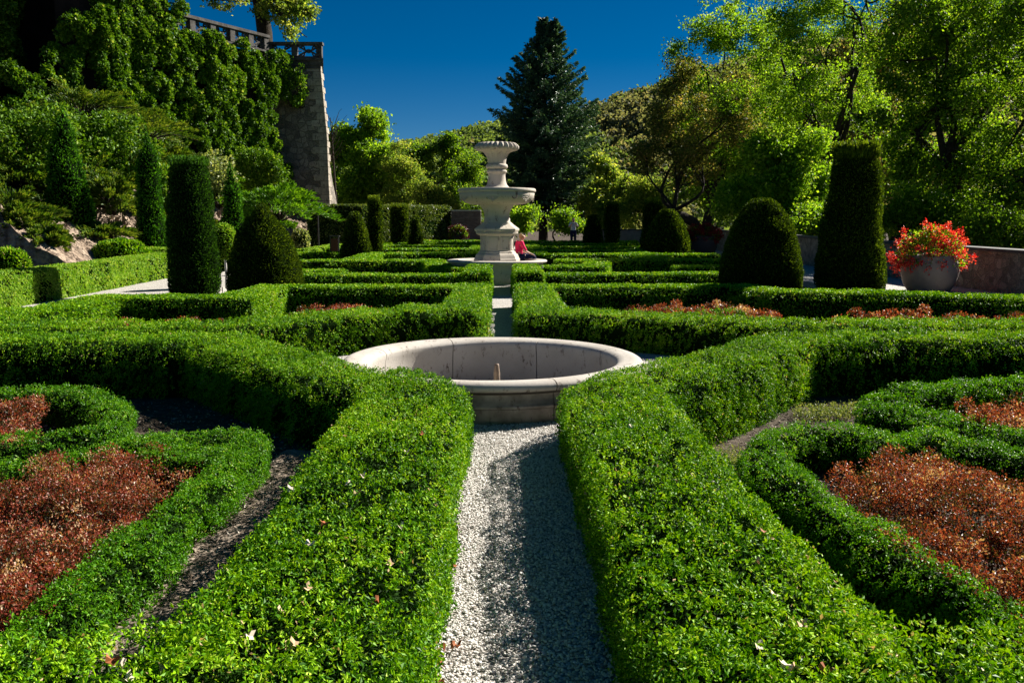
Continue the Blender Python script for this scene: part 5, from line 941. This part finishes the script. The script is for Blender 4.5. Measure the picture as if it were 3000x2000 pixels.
def person(loc, rz, pose, label, shirt, trouser, hair, s=1.0):
    e = empty('person', loc, label, 'person', rz=rz); e.scale = (s, s, s); V_ = Vector
    if pose == 'sit':
        J = dict(pel=V_((0, 0, .10)), wa=V_((.0, -.01, .26)), ch=V_((-.02, .03, .45)), nk=V_((-.02, .09, .58)), hb=V_((-.02, .12, .64)), ht=V_((-.02, .15, .75)))
        hipx = .09; kn = [V_((-.12, .42, .13)), V_((.12, .44, .13))]; an = [V_((-.12, .46, -.27)), V_((.13, .50, -.26))]; el = [V_((-.26, .06, .26)), V_((.24, .10, .26))]; wr = [V_((-.2, .28, .18)), V_((.19, .32, .17))]
    else:
        J = dict(pel=V_((0, 0, .90)), wa=V_((0, 0, 1.05)), ch=V_((0, 0, 1.28)), nk=V_((0, -.01, 1.43)), hb=V_((0, -.02, 1.50)), ht=V_((0, -.02, 1.61)))
        kn = [V_((-.10, -.03, .48)), V_((.10, .02, .48))]; an = [V_((-.11, 0, .08)), V_((.12, .05, .08))]; el = [V_((-.26, -.08, 1.12)), V_((.26, -.08, 1.12))]; wr = [V_((-.12, -.27, 1.28)), V_((.12, -.27, 1.28))]
    sh = [J['ch']+V_((-.16, 0, .06)), J['ch']+V_((.16, 0, .06))]; hp_ = [J['pel']+V_((-.09, 0, -.03)), J['pel']+V_((.09, 0, -.03))]
    V = [J['pel'], J['wa'], J['ch'], J['nk'], J['hb'], J['ht']]; E = [(0, 1), (1, 2), (2, 3), (3, 4), (4, 5)]; Rr = [(.14, .10), (.12, .085), (.14, .10), .05, .075, .085]
    for i in (0, 1):
        n0 = len(V); V += [sh[i], el[i], wr[i]]; E += [(2, n0), (n0, n0+1), (n0+1, n0+2)]; Rr += [.055, .038, .026]
        hv, he, hr = hand(None, wr[i], (wr[i]-el[i]), None, None); m0 = len(V); V += hv[1:]; E += [((n0+2) if a == 0 else m0+a-1, m0+b-1) for a, b in he]; Rr += hr[1:]
        n1 = len(V); fdir = V_((0, .17 if pose == 'sit' else -.17, -.05)); V += [hp_[i], kn[i], an[i], an[i]+fdir]; E += [(0, n1), (n1, n1+1), (n1+1, n1+2), (n1+2, n1+3)]; Rr += [.085, .058, .04, .035]
    body = skinned('body', V, E, Rr, SKIN, e)
    skinned('shirt', [J['pel'], J['wa'], J['ch'], J['ch']+V_((0, 0, .1)), sh[0], (sh[0]+el[0])/2, el[0]*.8+wr[0]*.2, sh[1], (sh[1]+el[1])/2, el[1]*.8+wr[1]*.2], [(0, 1), (1, 2), (2, 3), (2, 4), (4, 5), (5, 6), (2, 7), (7, 8), (8, 9)], [(.16, .125), (.145, .11), (.165, .125), .075, .075, .062, .055, .075, .062, .055], shirt, e)
    skinned('trousers', [J['pel'], hp_[0], kn[0], an[0]+V_((0, 0, .05)), hp_[1], kn[1], an[1]+V_((0, 0, .05))], [(0, 1), (1, 2), (2, 3), (0, 4), (4, 5), (5, 6)], [(.15, .12), .10, .075, .06, .10, .075, .06], trouser, e)
    fwd = V_((0, 1, 0)) if pose == 'sit' else V_((0, -1, 0)); hc = (J['hb']+J['ht'])/2
    skinned('hair', [hc-fwd*.02+V_((0, 0, .06)), hc-fwd*.05+V_((0, 0, .02)), hc-fwd*.07-V_((0, 0, .09))], [(0, 1), (1, 2)], [.098, .10, .06], hair, e)
    G = Geo([SKIN]); f0 = np.array(hc+fwd*.085); G.add([f0+[-.012, 0, -.02], f0+[.012, 0, -.02], f0+np.array(fwd)*.025+[0, 0, -.022], f0+[0, 0, .02]], [(0, 1, 2), (1, 3, 2), (3, 0, 2)], 0); G.build('nose', e)
    return e
person((fx+0.62, fy+.45, fz+.585), R(-70), 'sit', 'person in a bright pink top sitting on the rim of the tall fountain', PINK, NAVY, HAIRB, .92)
pp = at(1680, 47.5); person((pp[0], pp[1], pp[2]), 0, 'stand', 'person in a white top standing at the far end right of the spruce', WHITE, NAVY, HAIRB, 1.0)
